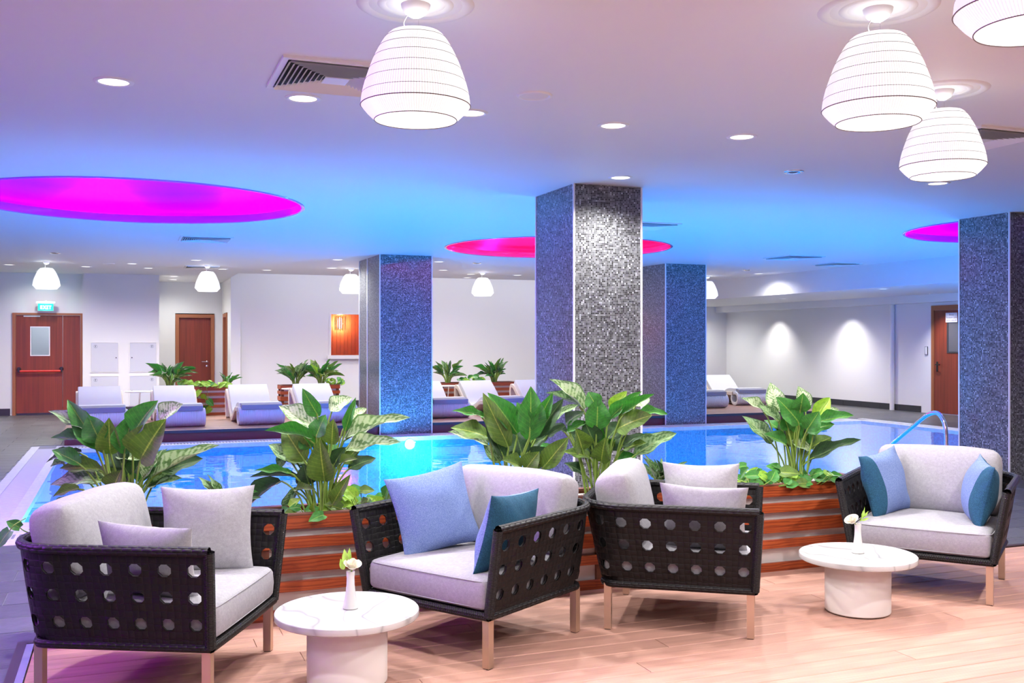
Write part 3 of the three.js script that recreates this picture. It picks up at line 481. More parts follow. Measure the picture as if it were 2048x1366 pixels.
// ---------------------------------------------------------------- woven armchairs
function softBox(w, h, d, r, seg, crown = 0.02, seed = 1, pinch = 0) {
  const g = new THREE.BoxGeometry(w, h, d, seg, Math.max(4, Math.round(seg * h / w)) , Math.max(4, Math.round(seg * d / w))), p = g.attributes.position, n = noise2(seed, 6), v = V(0, 0, 0), c = V(0, 0, 0);
  const grid = (x, s) => { const t = x / s; return Math.sign(t) * (1 - Math.pow(Math.max(0, 1 - Math.abs(t)), 1.7)) * s; };     // more points near the edges
  for (let i = 0; i < p.count; i++) {
    v.fromBufferAttribute(p, i); v.set(grid(v.x, w / 2), grid(v.y, h / 2), grid(v.z, d / 2));
    c.set(clamp(v.x, -w / 2 + r, w / 2 - r), clamp(v.y, -h / 2 + r, h / 2 - r), clamp(v.z, -d / 2 + r, d / 2 - r));
    const o = v.clone().sub(c); if (o.lengthSq() > 1e-12) v.copy(c).add(o.normalize().multiplyScalar(r));
    const a = 1 - Math.pow(2 * v.x / w, 2), b = 1 - Math.pow(2 * v.z / d, 2), e = 1 - Math.pow(2 * v.y / h, 2), ny = v.y / (h / 2), nz = v.z / (d / 2);
    v.y += Math.sign(ny) * Math.pow(Math.abs(ny), 2) * crown * Math.max(0, a) * Math.max(0, b);
    v.z += nz * Math.abs(nz) * crown * pinch * Math.max(0, a) * Math.max(0, e);
    v.addScaledVector(V(0, 1, 0), 0.006 * (n(v.x + 0.5, v.z + 0.5) - 0.5) * ny);
    p.setXYZ(i, v.x, v.y, v.z);
  }
  g.computeVertexNormals();
  const uv = g.attributes.uv, nn = g.attributes.normal;
  for (let i = 0; i < p.count; i++) { const ax = Math.abs(nn.getX(i)), ay = Math.abs(nn.getY(i)), az = Math.abs(nn.getZ(i)); if (ay >= ax && ay >= az) uv.setXY(i, p.getX(i), p.getZ(i)); else if (ax > az) uv.setXY(i, p.getZ(i), p.getY(i)); else uv.setXY(i, p.getX(i), p.getY(i)); }
  return g;
}
// plan of the shell at height v (0 seat rail .. 1 arm rail): front tip, side, round corner, back, round corner, side, front tip; u runs 0..1
function shellPoint(u, v) {
  const w = lerp(0.375, 0.445, v), zf = lerp(0.37, 0.392, v), zb = lerp(-0.375, -0.485, Math.pow(v, 0.9)), r = lerp(0.06, 0.24, v);
  const side = zf - (zb + r), arc = r * Math.PI / 2, back = 2 * (w - r), total = 2 * side + 2 * arc + back, y = lerp(0.235, 0.63, v);
  let s = u * total, m = 1;
  if (s > total / 2) { s = total - s; m = -1; }
  let x, z;
  if (s <= side) { x = -w; z = zf - s; } else if (s <= side + arc) { const a = (s - side) / r; x = -w + r - r * Math.cos(a); z = zb + r - r * Math.sin(a); } else { x = -w + r + (s - side - arc); z = zb; }
  return V(x * m, y, z);
}
function shellPanel(u0, u1, cols) {
  const pos = [], uv = [], idx = [], rows = 3, v0 = 0.1, v1 = 0.95, th = 0.006;
  const nrm = (u, v) => { const e = 1e-3, a = shellPoint(clamp(u + e, 0, 1), v).sub(shellPoint(clamp(u - e, 0, 1), v)), b = shellPoint(u, Math.min(1, v + e)).sub(shellPoint(u, Math.max(0, v - e))); return a.cross(b).normalize(); };
  const put = (u, v, s, cu, cv) => { const q = shellPoint(u, v).addScaledVector(nrm(u, v), s * th); pos.push(q.x, q.y, q.z); uv.push(cu, cv); return pos.length / 3 - 1; };
  const quad = (a, b, c, d, flip) => flip ? idx.push(a, c, b, a, d, c) : idx.push(a, b, c, a, c, d);
  const oct = [...Array(8).keys()].map((k) => { const a = (22.5 + 45 * k) * Math.PI / 180; return [0.225 * Math.cos(a) / Math.cos(Math.PI / 8), 0.225 * Math.sin(a) / Math.cos(Math.PI / 8)]; });
  const sq = [...Array(8).keys()].map((k) => { const a = (22.5 + 45 * k) * Math.PI / 180, c = Math.cos(a), s = Math.sin(a), m = 0.5 / Math.max(Math.abs(c), Math.abs(s)); return [c * m, s * m]; });
  const corner = { 0: [0.5, 0.5], 2: [-0.5, 0.5], 4: [-0.5, -0.5], 6: [0.5, -0.5] };
  for (let i = 0; i < cols; i++) for (let j = 0; j < rows; j++) {
    const P = (q) => [lerp(u0, u1, (i + 0.5 + q[0]) / cols), lerp(v0, v1, (j + 0.5 + q[1]) / rows), 0.5 + q[0], 0.5 + q[1]];
    const ring = {};
    for (const s of [1, -1]) ring[s] = { in: oct.map((q) => { const [u, v, a, b] = P(q); return put(u, v, s, a, b); }), out: sq.map((q) => { const [u, v, a, b] = P(q); return put(u, v, s, a, b); }) };
    for (const s of [1, -1]) for (let k = 0; k < 8; k++) {
      const n = (k + 1) % 8, R = ring[s]; quad(R.in[k], R.out[k], R.out[n], R.in[n], s < 0);
      if (corner[k]) { const [u, v, a, b] = P(corner[k]), c = put(u, v, s, a, b); s > 0 ? idx.push(R.out[k], c, R.out[n]) : idx.push(R.out[k], R.out[n], c); }
    }
    for (let k = 0; k < 8; k++) { const n = (k + 1) % 8; quad(ring[1].in[n], ring[-1].in[n], ring[-1].in[k], ring[1].in[k], true); }
  }
  for (const [a, b] of [[0, v0], [v1, 1]]) for (let i = 0; i < cols; i++) for (const s of [1, -1]) {
    const f = [[0, a], [1, a], [1, b], [0, b]].map(([q, v]) => put(lerp(u0, u1, (i + q) / cols), v, s, q, v * 3)); quad(...f, s < 0);
  }
  const g = new THREE.BufferGeometry(); g.setAttribute('position', new THREE.Float32BufferAttribute(pos, 3)); g.setAttribute('uv', new THREE.Float32BufferAttribute(uv, 2)); g.setIndex(idx); g.computeVertexNormals();
  return g;
}
function makeArmchair() {
  const o = new THREE.Group(), U = 0.352;
  mesh('arm_panel', shellPanel(0, U, 7), M.wicker, o); mesh('back_panel', shellPanel(U, 1 - U, 6), M.wicker, o); mesh('arm_panel', shellPanel(1 - U, 1, 7), M.wicker, o);
  const path = (v) => [...Array(41).keys()].map((k) => shellPoint(k / 40, v));
  mesh('top_rail', tube(path(1), 0.021, 120, 8), M.rim, o); mesh('lower_rail', tube(path(0), 0.019, 120, 8), M.rim, o);
  for (const u of [0, 1]) mesh('front_post', tube([0, 0.25, 0.5, 0.75, 1].map((v) => shellPoint(u, v)), 0.023, 24, 8), M.rim, o);
  mesh('front_rail', tube([V(-0.375, 0.235, 0.37), V(0, 0.235, 0.375), V(0.375, 0.235, 0.37)], 0.02, 20, 8), M.rim, o);
  mesh('seat_base', softBox(0.72, 0.025, 0.72, 0.01, 6, 0).translate(0, 0.235, 0), M.wicker, o);
  for (const x of [-0.355, 0.355]) for (const z of [-0.35, 0.35]) { const l = mesh('leg', box(0.036, 0.232, 0.036, x, 0.004, z), M.leg, o); mesh('foot_pad', box(0.03, 0.004, 0.03, x, 0, z), M.black, l); }
  mesh('seat_cushion', softBox(0.74, 0.15, 0.76, 0.045, 18, 0.018, 3).translate(0, 0.325, 0.005), M.linen, o);
  const sc = o.children[o.children.length - 1], pl = (w, d, y, r) => { const q = []; for (let k = 0; k < 4; k++) { const sx = [1, -1, -1, 1][k], sz = [1, 1, -1, -1][k]; for (let j = 0; j <= 4; j++) { const a = (k * 90 + j * 22.5) * Math.PI / 180; q.push(V(sx * (w / 2 - r) + r * Math.cos(a), y, sz * (d / 2 - r) + r * Math.sin(a))); } } return tube(q, 0.0028, 96, 5, true); };
  mesh('piping', [pl(0.73, 0.75, 0.385, 0.05), pl(0.73, 0.75, 0.27, 0.05)], M.linen, sc);
  const bc = mesh('back_cushion', softBox(0.72, 0.4, 0.19, 0.065, 20, 0.02, 5, 1.6), M.linen, o); bc.position.set(0, 0.585, -0.3); bc.rotation.x = -0.22;
  return o;
}
const chairProto = makeArmchair();
const CHAIRS = [];
function armchair(x, z, deg, label) {
  const c = chairProto.clone(); c.name = numbered('woven_armchair'); scene.add(c); c.position.set(x, 0, z); c.rotation.y = deg * Math.PI / 180;
  CHAIRS.push(c); return tag(c, label, 'armchair', 'woven armchairs on the deck');
}
armchair(0.15, -4.605, 63.4, 'black woven armchair at the deck corner, holding two grey pillows, farthest from the handrail');
armchair(1.605, -4.636, -58.1, 'black woven armchair with one blue and one teal pillow beside the first marble table');
armchair(2.76, -4.6, 54.9, 'black woven armchair seen from its side, two grey pillows showing over the arm');
armchair(4.49, -4.65, -52.2, 'black woven armchair facing out, with two denim-blue pillows, beside the pool handrail');
function pillowHalf(w, h, t, s, seed, i0 = 0, i1 = 24) {
  const n = 24, pos = [], uv = [], idx = [], ns = noise2(seed, 5);
  const m = i1 - i0;
  for (let j = 0; j <= n; j++) for (let i = i0; i <= i1; i++) {
    const a = Math.sin((i / n - 0.5) * Math.PI), b = Math.sin((j / n - 0.5) * Math.PI), x = a * w / 2 * (1 - 0.09 * (1 - b * b)), y = b * h / 2 * (1 - 0.09 * (1 - a * a));
    const k = Math.pow(Math.max(0, 1 - a * a), 0.55) * Math.pow(Math.max(0, 1 - b * b), 0.55), cr = (0.016 * (ns(i / n, j / n) - 0.5) + 0.004 * Math.sin(14 * a + 6 * ns(j / n, i / n)) * (1 - k)) * Math.min(1, k * 3);
    pos.push(x, y, s * (t / 2 * k + cr)); uv.push(x, y);
  }
  for (let j = 0; j < n; j++) for (let i = 0; i < m; i++) { const q = j * (m + 1) + i; s > 0 ? idx.push(q, q + 1, q + m + 2, q, q + m + 2, q + m + 1) : idx.push(q, q + m + 2, q + 1, q, q + m + 1, q + m + 2); }
  const g = new THREE.BufferGeometry(); g.setAttribute('position', new THREE.Float32BufferAttribute(pos, 3)); g.setAttribute('uv', new THREE.Float32BufferAttribute(uv, 2)); g.setIndex(idx); g.computeVertexNormals(); return g;
}
function pillow(chair, p, turn, tilt, roll, w, h, front, back, label, group, seed, band) {
  const c = CHAIRS[chair], o = thing('throw_pillow', label, 'pillow', [0, 0, 0], 0, group);
  c.updateMatrixWorld(); o.position.copy(V(...p).applyMatrix4(c.matrixWorld));
  o.quaternion.copy(c.quaternion).multiply(new THREE.Quaternion().setFromEuler(new THREE.Euler(tilt, turn, roll, 'YXZ')));
  const T = 0.18;
  if (band) { mesh('front_cover', pillowHalf(w, h, T, 1, seed, band[2], band[3]), front, o); mesh('contrast_band', pillowHalf(w, h, T, 1, seed, band[0], band[1]), back, o); } else mesh('front_cover', pillowHalf(w, h, T, 1, seed), front, o);
  mesh('back_cover', pillowHalf(w, h, T, -1, seed + 1), back, o);
  return o;
}
const Q = Math.PI / 2;
pillow(0, [-0.255, 0.545, 0.06], Q - 0.1, -0.28, 0.04, 0.42, 0.34, M.linen, M.linen, 'grey pillow standing behind the near arm of the deck-corner armchair', 'grey throw pillows', 501);
pillow(0, [0.25, 0.585, 0.1], -Q + 0.45, -0.22, -0.03, 0.42, 0.4, M.linen, M.linen, 'upright grey pillow leaning on the far arm of the deck-corner armchair', 'grey throw pillows', 502);
pillow(1, [-0.235, 0.6, 0.04], Q - 0.45, -0.3, 0.16, 0.44, 0.42, M.blue, M.teal, 'large denim-blue pillow leaning in the armchair beside the first marble table', 'blue throw pillows', 503);
pillow(1, [0.27, 0.565, 0.1], -Q + 0.1, -0.24, 0.05, 0.44, 0.38, M.blue, M.teal, 'teal-backed pillow against the near arm of the armchair beside the first marble table', 'blue throw pillows', 504);
pillow(2, [-0.255, 0.56, 0.12], Q - 0.05, -0.24, 0.02, 0.44, 0.36, M.linen, M.linen, 'lower grey pillow just inside the near arm of the side-on armchair', 'grey throw pillows', 505);
pillow(2, [0.25, 0.59, 0.08], -Q + 0.2, -0.22, -0.02, 0.43, 0.38, M.linen, M.linen, 'higher grey pillow against the far arm of the side-on armchair', 'grey throw pillows', 506);
pillow(3, [-0.26, 0.585, 0.0], Q - 0.35, -0.22, 0.1, 0.42, 0.4, M.blue, M.teal, 'denim-blue pillow on the planter side of the armchair facing out', 'blue throw pillows', 507, [0, 7, 7, 24]);
pillow(3, [0.27, 0.575, 0.02], -Q + 0.3, -0.2, -0.08, 0.42, 0.38, M.blue, M.teal, 'denim-blue pillow on the pillar side of the armchair facing out', 'blue throw pillows', 508, [17, 24, 0, 17]);

// ---------------------------------------------------------------- marble tables with bud vases
function roundTable(x, z, label) {
  const o = thing('side_table', label, 'table', [x, 0, z], 0.4, 'round marble tables');
  mesh('pedestal', lathe([[0.0001, 0.006], [0.168, 0.006], [0.17, 0.012], [0.17, 0.278], [0.0001, 0.278]], 64), M.tableLeg, o);
  mesh('foot_ring', lathe([[0.0001, 0], [0.16, 0], [0.16, 0.006], [0.0001, 0.006]], 48), M.black, o);
  const top = lathe([[0.0001, 0.278], [0.3, 0.278], [0.305, 0.283], [0.305, 0.305], [0.3, 0.31], [0.0001, 0.31]], 72), p = top.attributes.position, uv = top.attributes.uv;
  for (let i = 0; i < p.count; i++) uv.setXY(i, p.getX(i) * 1.2, p.getZ(i) * 1.2 + p.getY(i));
  mesh('table_top', top, M.marble, o);
  return o;
}
roundTable(0.88, -4.21, 'round white marble table between the deck-corner armchair and its neighbour');
roundTable(3.67, -4.32, 'round white marble table in front of the armchair facing out');
function budVase(x, z, label, kind) {
  const o = thing('bud_vase', label, 'vase', [x, 0.311, z], YAW, 'white bud vases');
  mesh('vessel', lathe([[0.0001, 0], [0.032, 0], [0.0335, 0.004], [0.03, 0.02], [0.022, 0.06], [0.0175, 0.1], [0.0165, 0.13], [0.0185, 0.158], [0.016, 0.158], [0.014, 0.13], [0.0001, 0.12]], 40), M.porcelain, o);
  const f = thing('white_flower', label.replace('porcelain bud vase', 'rose') , 'flower', [x, 0.311, z], YAW, 'white flowers in the bud vases'), r = rng(kind ? 611 : 612);
  f.userData.label = kind ? 'white rose in the vase on the table beside the deck-corner armchair' : 'cream rose leaning out of the vase on the table by the armchair facing out';
  const c = kind ? V(0.008, 0.186, 0.01) : V(-0.03, 0.18, 0.015), tilt = new THREE.Euler(0.35, 0, kind ? -0.15 : 0.5), petal = (R, h, open) => {
    const n = 6, m = 5, pos = [], uv = [], idx = [];
    for (let j = 0; j <= n; j++) for (let i = 0; i <= m; i++) { const t = j / n, a = (i / m - 0.5) * 1.7 * Math.sin(Math.PI * lerp(0.25, 0.86, t)), rr = R * (0.25 + 0.75 * Math.pow(t, 0.5)) + open * t * t; pos.push(Math.sin(a) * rr, h * t - open * 0.3 * t * t * t, Math.cos(a) * rr); uv.push(i / m, t); }
    for (let j = 0; j < n; j++) for (let i = 0; i < m; i++) { const q = j * (m + 1) + i; idx.push(q, q + 1, q + m + 2, q, q + m + 2, q + m + 1); }
    const g = new THREE.BufferGeometry(); g.setAttribute('position', new THREE.Float32BufferAttribute(pos, 3)); g.setAttribute('uv', new THREE.Float32BufferAttribute(uv, 2)); g.setIndex(idx); g.computeVertexNormals(); return g;
  };
  for (let k = 0; k < 22; k++) { const ringN = k < 4 ? 0 : k < 11 ? 1 : 2, m = mesh('petal', petal([0.01, 0.019, 0.027][ringN], [0.036, 0.036, 0.032][ringN], [0.001, 0.006, 0.012][ringN]), M.petal, f); m.position.copy(c).add(V(0, -0.016, 0)); m.rotation.set(tilt.x, k * 2.4 + r() * 0.4, tilt.z, 'XZY'); }
  mesh('stem', tube([V(0.002, 0.03, 0), V(0.004, 0.12, 0.002), V(c.x * 0.8, c.y - 0.012, c.z * 0.8)], 0.0025, 8, 5), M.stem, f);
  const ls = kind ? [[-0.03, 0.165, 0, -0.04, 0.21, 0.026], [-0.02, 0.185, 0, -0.024, 0.25, 0.03], [-0.01, 0.19, -0.01, -0.004, 0.252, 0.022]] : [[0.01, 0.17, 0, 0.04, 0.245, 0.014], [0.02, 0.175, 0.005, 0.055, 0.19, 0.013], [0.015, 0.18, 0.005, 0.025, 0.225, 0.014], [0.025, 0.19, 0, 0.055, 0.225, 0.012]];
  for (const [ax, ay, az, bx, by, w] of ls) leaf(f, V(ax, ay, az), V(bx, by, az + 0.01), w, V(0.2, 0.3, 1).normalize(), BLADES[1], M.bud);
}
budVase(0.895, -4.215, 'white porcelain bud vase on the table beside the deck-corner armchair', 1);
budVase(3.68, -4.33, 'white porcelain bud vase on the table by the armchair facing out', 0);

// ---------------------------------------------------------------- sun loungers on the platform
function makeLounger() {
  const o = new THREE.Group(), W = 0.68;
  const sweep = (pts, t, w, seg = 48) => {                               // a bent sheet of thickness t following pts (z, y), w wide
    const c = new THREE.CatmullRomCurve3(pts.map(([z, y]) => V(z, y, 0)), false, 'centripetal'), s = new THREE.Shape(), P = c.getSpacedPoints(seg), up = [], dn = [];
    P.forEach((p, i) => { const q = P[Math.min(seg, i + 1)].clone().sub(P[Math.max(0, i - 1)]).normalize(); up.push([p.x - q.y * t / 2, p.y + q.x * t / 2]); dn.push([p.x + q.y * t / 2, p.y - q.x * t / 2]); });
    [...up, ...dn.reverse()].forEach(([x, y], i) => (i ? s.lineTo(x, y) : s.moveTo(x, y)));
    const g = new THREE.ExtrudeGeometry(s, { depth: w, bevelEnabled: true, bevelSize: Math.min(0.012, t / 3), bevelThickness: 0.012, bevelSegments: 2 });
    return metric(g.translate(0, 0, -w / 2).rotateY(-Math.PI / 2));
  };
  // z runs to the foot end, y up
  mesh('frame', sweep([[0.55, 0.235], [0.3, 0.225], [0.02, 0.1], [-0.14, 0.045], [-0.3, 0.11], [-0.58, 0.33], [-0.76, 0.455], [-0.84, 0.46], [-0.87, 0.38], [-0.84, 0.16], [-0.78, 0.03]], 0.05, W), M.loungerBody, o);
  const roll = []; for (let k = 0; k <= 18; k++) { const a = Math.PI * 0.62 - k / 18 * Math.PI * 1.75; roll.push([0.66 + 0.125 * Math.cos(a), 0.14 + 0.112 * Math.sin(a)]); }
  mesh('foot_roll', sweep(roll, 0.035, W, 40), M.loungerRoll, o);
  const mt = mesh('mattress', sweep([[0.66, 0.3], [0.34, 0.29], [0.08, 0.175], [-0.1, 0.125], [-0.24, 0.165], [-0.52, 0.385], [-0.73, 0.53]], 0.065, W - 0.06), M.mattress, o);
  mesh('seam', box(W - 0.05, 0.006, 0.012, 0, 0.195, -0.24), M.mattressEdge, mt);
  mesh('foot_flap', sweep([[0.78, 0.285], [0.7, 0.303], [0.58, 0.303]], 0.05, W - 0.08, 16), M.mattressEdge, o);
  mesh('maker_mark', [box(0.03, 0.026, 0.006, 0.02, 0.13, 0.8), box(0.016, 0.02, 0.006, 0.05, 0.133, 0.8)], M.black, o);
  return o;
}
const loungerProto = makeLounger();
[[-0.36, -16.72, 3, 'white curved lounger nearest the wooden exit door'], [0.76, -16.64, 2, 'white curved lounger in front of the trailing pothos planter'], [1.95, -16.64, 2, 'white curved lounger between the first two back planters'], [3.06, -16.6, 6, 'white curved lounger just before the violet-blue pillar'],
  [5.1, -16.86, 2, 'pink-tinted curved lounger emerging behind the violet-blue pillar'], [6.12, -16.84, 4, 'curved lounger before the back planter nearest the front pillar'], [7.2, -16.8, 3, 'curved lounger disappearing behind the front pillar'],
  [10.65, -17.4, -2, 'curved lounger just past the deep blue pillar'], [12.0 - 0.05, -17.9, -4, 'last curved lounger beside the long white wall']].forEach(([x, z, a, label]) => {
  const l = loungerProto.clone(); l.name = numbered('sun_lounger'); scene.add(l); l.position.set(x, PLAT.y, z); l.rotation.y = a * Math.PI / 180; tag(l, label, 'sun lounger', 'sun loungers on the platform');
});
function poolTable(x, z, label) {
  const o = thing('drinks_table', label, 'table', [x, PLAT.y, z], 0, 'small tables between the loungers');
  mesh('table_top', lathe([[0.0001, 0.455], [0.215, 0.455], [0.22, 0.46], [0.22, 0.47], [0.0001, 0.47]], 40), M.trim, o);
  mesh('stem', tube([V(-0.02, 0.01, 0), V(0.01, 0.3, 0), V(0.02, 0.455, 0)], 0.011, 10, 8), M.chrome, o);
  mesh('base', lathe([[0.0001, 0], [0.14, 0], [0.14, 0.008], [0.02, 0.014], [0.0001, 0.014]], 32), M.chrome, o);
}
poolTable(0.2, -17.75, 'small round white table between the first two loungers');
poolTable(2.78, -17.85, 'small round white table before the planter below the sauna window');
poolTable(5.66, -17.95, 'small round white table behind the pink-tinted lounger');

// ---------------------------------------------------------------- ceiling fittings
// bell-shaped pleated pendants
function pendantShade() {
  const prof = [[0.166, 0], [0.196, 0.022], [0.221, 0.058], [0.2165, 0.1], [0.206, 0.145], [0.193, 0.185], [0.175, 0.235], [0.153, 0.282], [0.128, 0.325], [0.1, 0.355], [0.06, 0.362]];
  const c = new THREE.SplineCurve(prof.slice(2).map((p) => new THREE.Vector2(...p))).getPoints(24), pts = [[0.166, 0], [0.194, 0.026], ...c.map((p) => [p.x, p.y])];
  const g = new THREE.LatheGeometry(pts.map((p) => new THREE.Vector2(...p)), 256), p = g.attributes.position, n = pts.length;
  for (let i = 0; i < p.count; i++) { const k = 1 + (Math.floor(i / n) % 2 ? 0.006 : -0.006); p.setX(i, p.getX(i) * k); p.setZ(i, p.getZ(i) * k); }
  g.computeVertexNormals();
  return { g, at: (y) => { let k = 0; while (k < pts.length - 2 && pts[k + 1][1] < y) k++; const t = (y - pts[k][1]) / (pts[k + 1][1] - pts[k][1]); return lerp(pts[k][0], pts[k + 1][0], t); } };
}
const SH = pendantShade(), shadeFar = new THREE.LatheGeometry([[0.166, 0], [0.221, 0.058], [0.206, 0.145], [0.193, 0.185], [0.153, 0.282], [0.128, 0.325], [0.1, 0.355], [0.06, 0.362]].map((p) => new THREE.Vector2(...p)), 32).toNonIndexed();
const ring = (r, y, t = 0.0016) => new THREE.TorusGeometry(r, t, 5, 96).toNonIndexed().rotateX(Math.PI / 2).translate(0, y, 0);
const hoops = [0.103, 0.155, 0.203, 0.25, 0.293, 0.333].map((y, i) => ring(SH.at(y) + 0.001, y, 0.001)), mainHoop = [ring(0.2225, 0.058, 0.0022), ring(0.167, 0, 0.0022)];
const diffuser = lathe([[0.0001, -0.002], [0.164, 0.002], [0.16, 0.005], [0.12, 0.25]], 48);
const medallion = [lathe([[0.19, 0], [0.2, -0.006], [0.215, -0.01], [0.23, -0.006], [0.24, 0]], 64), lathe([[0.12, 0], [0.13, -0.005], [0.145, -0.005], [0.155, 0]], 64)];
const canopy = lathe([[0.0001, -0.052], [0.02, -0.05], [0.044, -0.036], [0.058, -0.012], [0.06, 0]], 32);
function pendant(x, z, label, near) {
  const o = thing('pendant_lamp', label, 'pendant lamp', [x, 2.35, z], 0, near ? 'pendant lamps over the seating deck' : 'pendant lamps over the loungers'), top = CEIL - 2.35;
  mesh('shade', near ? SH.g : shadeFar, M.shade, o);
  if (near) { mesh('hoop', hoops, M.hoop, o); mesh('rim_hoop', mainHoop, M.hoop, o); mesh('ceiling_rose', medallion.map((g) => g.clone().translate(0, top, 0)), M.ceiling, o); }
  mesh('diffuser', diffuser, M.shadeDisc, o);
  mesh('canopy', canopy.clone().translate(0, top, 0), M.trim, o);
  mesh('cord', near ? tube([V(-0.035, top - 0.045, 0), V(-0.05, top - 0.08, 0), V(-0.042, 0.37, 0), V(-0.02, 0.355, 0)], 0.0025, 14, 5) : tube([V(-0.02, top - 0.045, 0), V(-0.02, 0.355, 0)], 0.003, 4, 4), M.trim, o);
  mesh('cable', cyl(0.0016, 0.0016, top - 0.4, 6, 0.012, 0.36, 0), M.chrome, o);
  const l = new THREE.SpotLight(WARM, near ? LUX.pendant : LUX.pendantFar, 0, 1.48, 0.3); l.position.set(0, -0.02, 0); l.target.position.set(0, -1, 0); l.shadow.radius = 8; o.add(l.target); l.castShadow = true; l.name = 'pendant_bulb'; o.add(l);
  return o;
}
pendant(1.1, -3.92, 'pleated white pendant hanging alone beside the big ceiling vent', true);
pendant(2.89, -3.28, 'larger-looking pleated white pendant of the pair over the second marble table', true);
pendant(4.16, -4.22, 'lower-looking pleated white pendant partly behind another pendant', true);
pendant(2.45, -2.13, 'pleated white pendant cut off by the top corner of the view', true);
pendant(-1.27, -18.8, 'far white pendant above the exit sign', false);
pendant(1.37, -18.69, 'far white pendant above the brown door', false);
pendant(3.94, -18.5, 'far white pendant half hidden by the violet-blue pillar', false);
pendant(6.58, -18.57, 'far white pendant above the back planter nearest the front pillar', false);
pendant(11.35, -17.95, 'far white pendant beside the deep blue pillar', false);
pendant(-0.4, -1.6, 'white pendant over the seating deck behind the viewer', true);

// recessed downlights
const dlRing = lathe([[0.075, 0.0], [0.078, -0.006], [0.088, -0.008], [0.1, -0.004], [0.102, 0]], 32), dlDisc = lathe([[0.0001, -0.003], [0.076, -0.003]], 32);
function downlight(x, z, o = {}) {
  const y = o.y ?? CEIL, d = thing('downlight', o.label ?? 'lit round recessed downlight in the ceiling', 'downlight', [x, y, z], 0, o.group ?? 'downlights in the ceiling');
  mesh('trim_ring', dlRing, M.trim, d); mesh('lens', dlDisc, M.lampDisc, d);
  const l = new THREE.SpotLight(o.color ?? WARM, o.power ?? LUX.down, 0, o.angle ?? 1.42, 0.55); l.position.set(0, -0.03, 0); l.target.position.set(o.tx ?? 0, -1, o.tz ?? 0); l.castShadow = true; l.shadow.radius = 3; l.name = 'downlight_bulb'; d.add(l); d.add(l.target);
}
const rowLab = ['near row downlight farthest from the vent', 'near row downlight right below the big square vent', 'near row downlight peeking out behind the single pendant', 'near row downlight just past the round speaker', 'near row downlight beyond the front pillar'];
[-0.06, 0.93, 1.93, 2.88, 3.84].forEach((x, i) => downlight(x, -5.65, { label: rowLab[i] }));
downlight(3.85, -7.42, { label: 'downlight washing the bright face of the front pillar', power: LUX.down * 0.85, angle: 1.25 });
downlight(6.55, -6.7, { label: 'downlight showing just beneath the lower pendant' });
const farLab = ['over the skirting left of the exit door', 'over the grey-white access panel wall', 'over the first drinks table', 'beside the recess of the brown door', 'right above the lounger with the trailing pothos', 'beside the far pendant above the brown door', 'before the start of the sauna wall', 'beside the top of the violet-blue pillar', 'behind the violet-blue pillar', 'just past the violet-blue pillar', 'second past the violet-blue pillar', 'beside the fourth far pendant', 'at the ceiling edge beyond the fourth far pendant', 'last before the front pillar', 'hidden behind the front pillar'];
[[-1.94, -19.75], [-0.68, -19.77], [0.1, -18.72], [0.39, -19.75], [1.1, -17.52], [1.7, -19.5], [2.52, -19.48], [3.3, -16.56], [3.58, -18.51], [5.0, -16.35], [5.67, -18.26], [6.53, -19.14], [6.81, -20.2], [7.52, -19.08], [9.3, -19.2]].forEach(([x, z], i) => downlight(x, z, { label: 'far downlight ' + farLab[i], group: 'downlights over the loungers', power: LUX.downFar }));
downlight(-1.55, -21.3, { label: 'downlight close above the wooden exit door', power: LUX.downFar * 0.35 });
downlight(0.95, -22.0, { label: 'nearer of two downlights in the recess of the brown door', power: LUX.downFar * 0.6, color: COOLW });
downlight(0.98, -23.2, { label: 'deeper of two downlights in the recess of the brown door', power: LUX.downFar * 0.6, color: COOLW });
downlight(11.89, -16.9, { label: 'downlight in the ceiling next to the boxed beam', power: LUX.downFar * 0.8 });
downlight(13.9, -22.6, { y: 2.4, label: 'downlight over the short end wall', power: LUX.downFar * 1.3, color: COOLW });
for (const [x, z, lab] of [[12.72, -14.3, 'downlight in the underside of the boxed beam'], [12.72, -10.2, 'downlight in the boxed beam behind the outermost pillar'], [12.72, -6.1, 'downlight in the boxed beam past the outermost pillar'], [13.6, -18.4, 'downlight deep under the boxed beam near the last lounger']]) downlight(x, z, { y: 2.4, label: lab, power: LUX.downFar * 1.7 });
for (const [x, z, lab] of [[14.85, -21.0, 'small wall-washing spot nearest the end wall'], [14.85, -18.3, 'small bright wall-washing spot beside the vertical pipe'], [14.85, -15.4, 'small wall-washing spot before the notice door']]) {
  const d = thing('wall_washer', lab, 'spotlight', [x, 2.4, z], 0, 'wall-washing spots under the boxed beam');
  mesh('trim_ring', dlRing.clone().scale(0.5, 1, 0.5), M.trim, d); mesh('lens', lathe([[0.0001, -0.008], [0.02, -0.006], [0.037, -0.002]], 20), M.lampDisc, d);
  const l = new THREE.SpotLight(WARM, LUX.wash, 0, 0.85, 1); l.position.set(0, -0.03, 0); l.target.position.set(0.12, -1, 0); l.castShadow = true; l.name = 'spot_bulb'; d.add(l); d.add(l.target);
}
// lamps of the same kind behind the viewer and to the sides, where the ceiling goes on
for (const [x, z] of [[-0.06, -2.4], [1.93, -0.6], [3.84, -2.2], [5.4, -3.4], [0.6, 1.4], [3.4, 1.4], [6.2, -0.6]]) downlight(x, z, { label: 'recessed downlight over the deck outside the view', group: 'downlights behind the viewer' });
for (const [x, z] of [[-2.8, -6], [-2.8, -10], [-2.8, -14]]) downlight(x, z, { label: 'recessed downlight over the side walkway', group: 'downlights over the side walkway' });
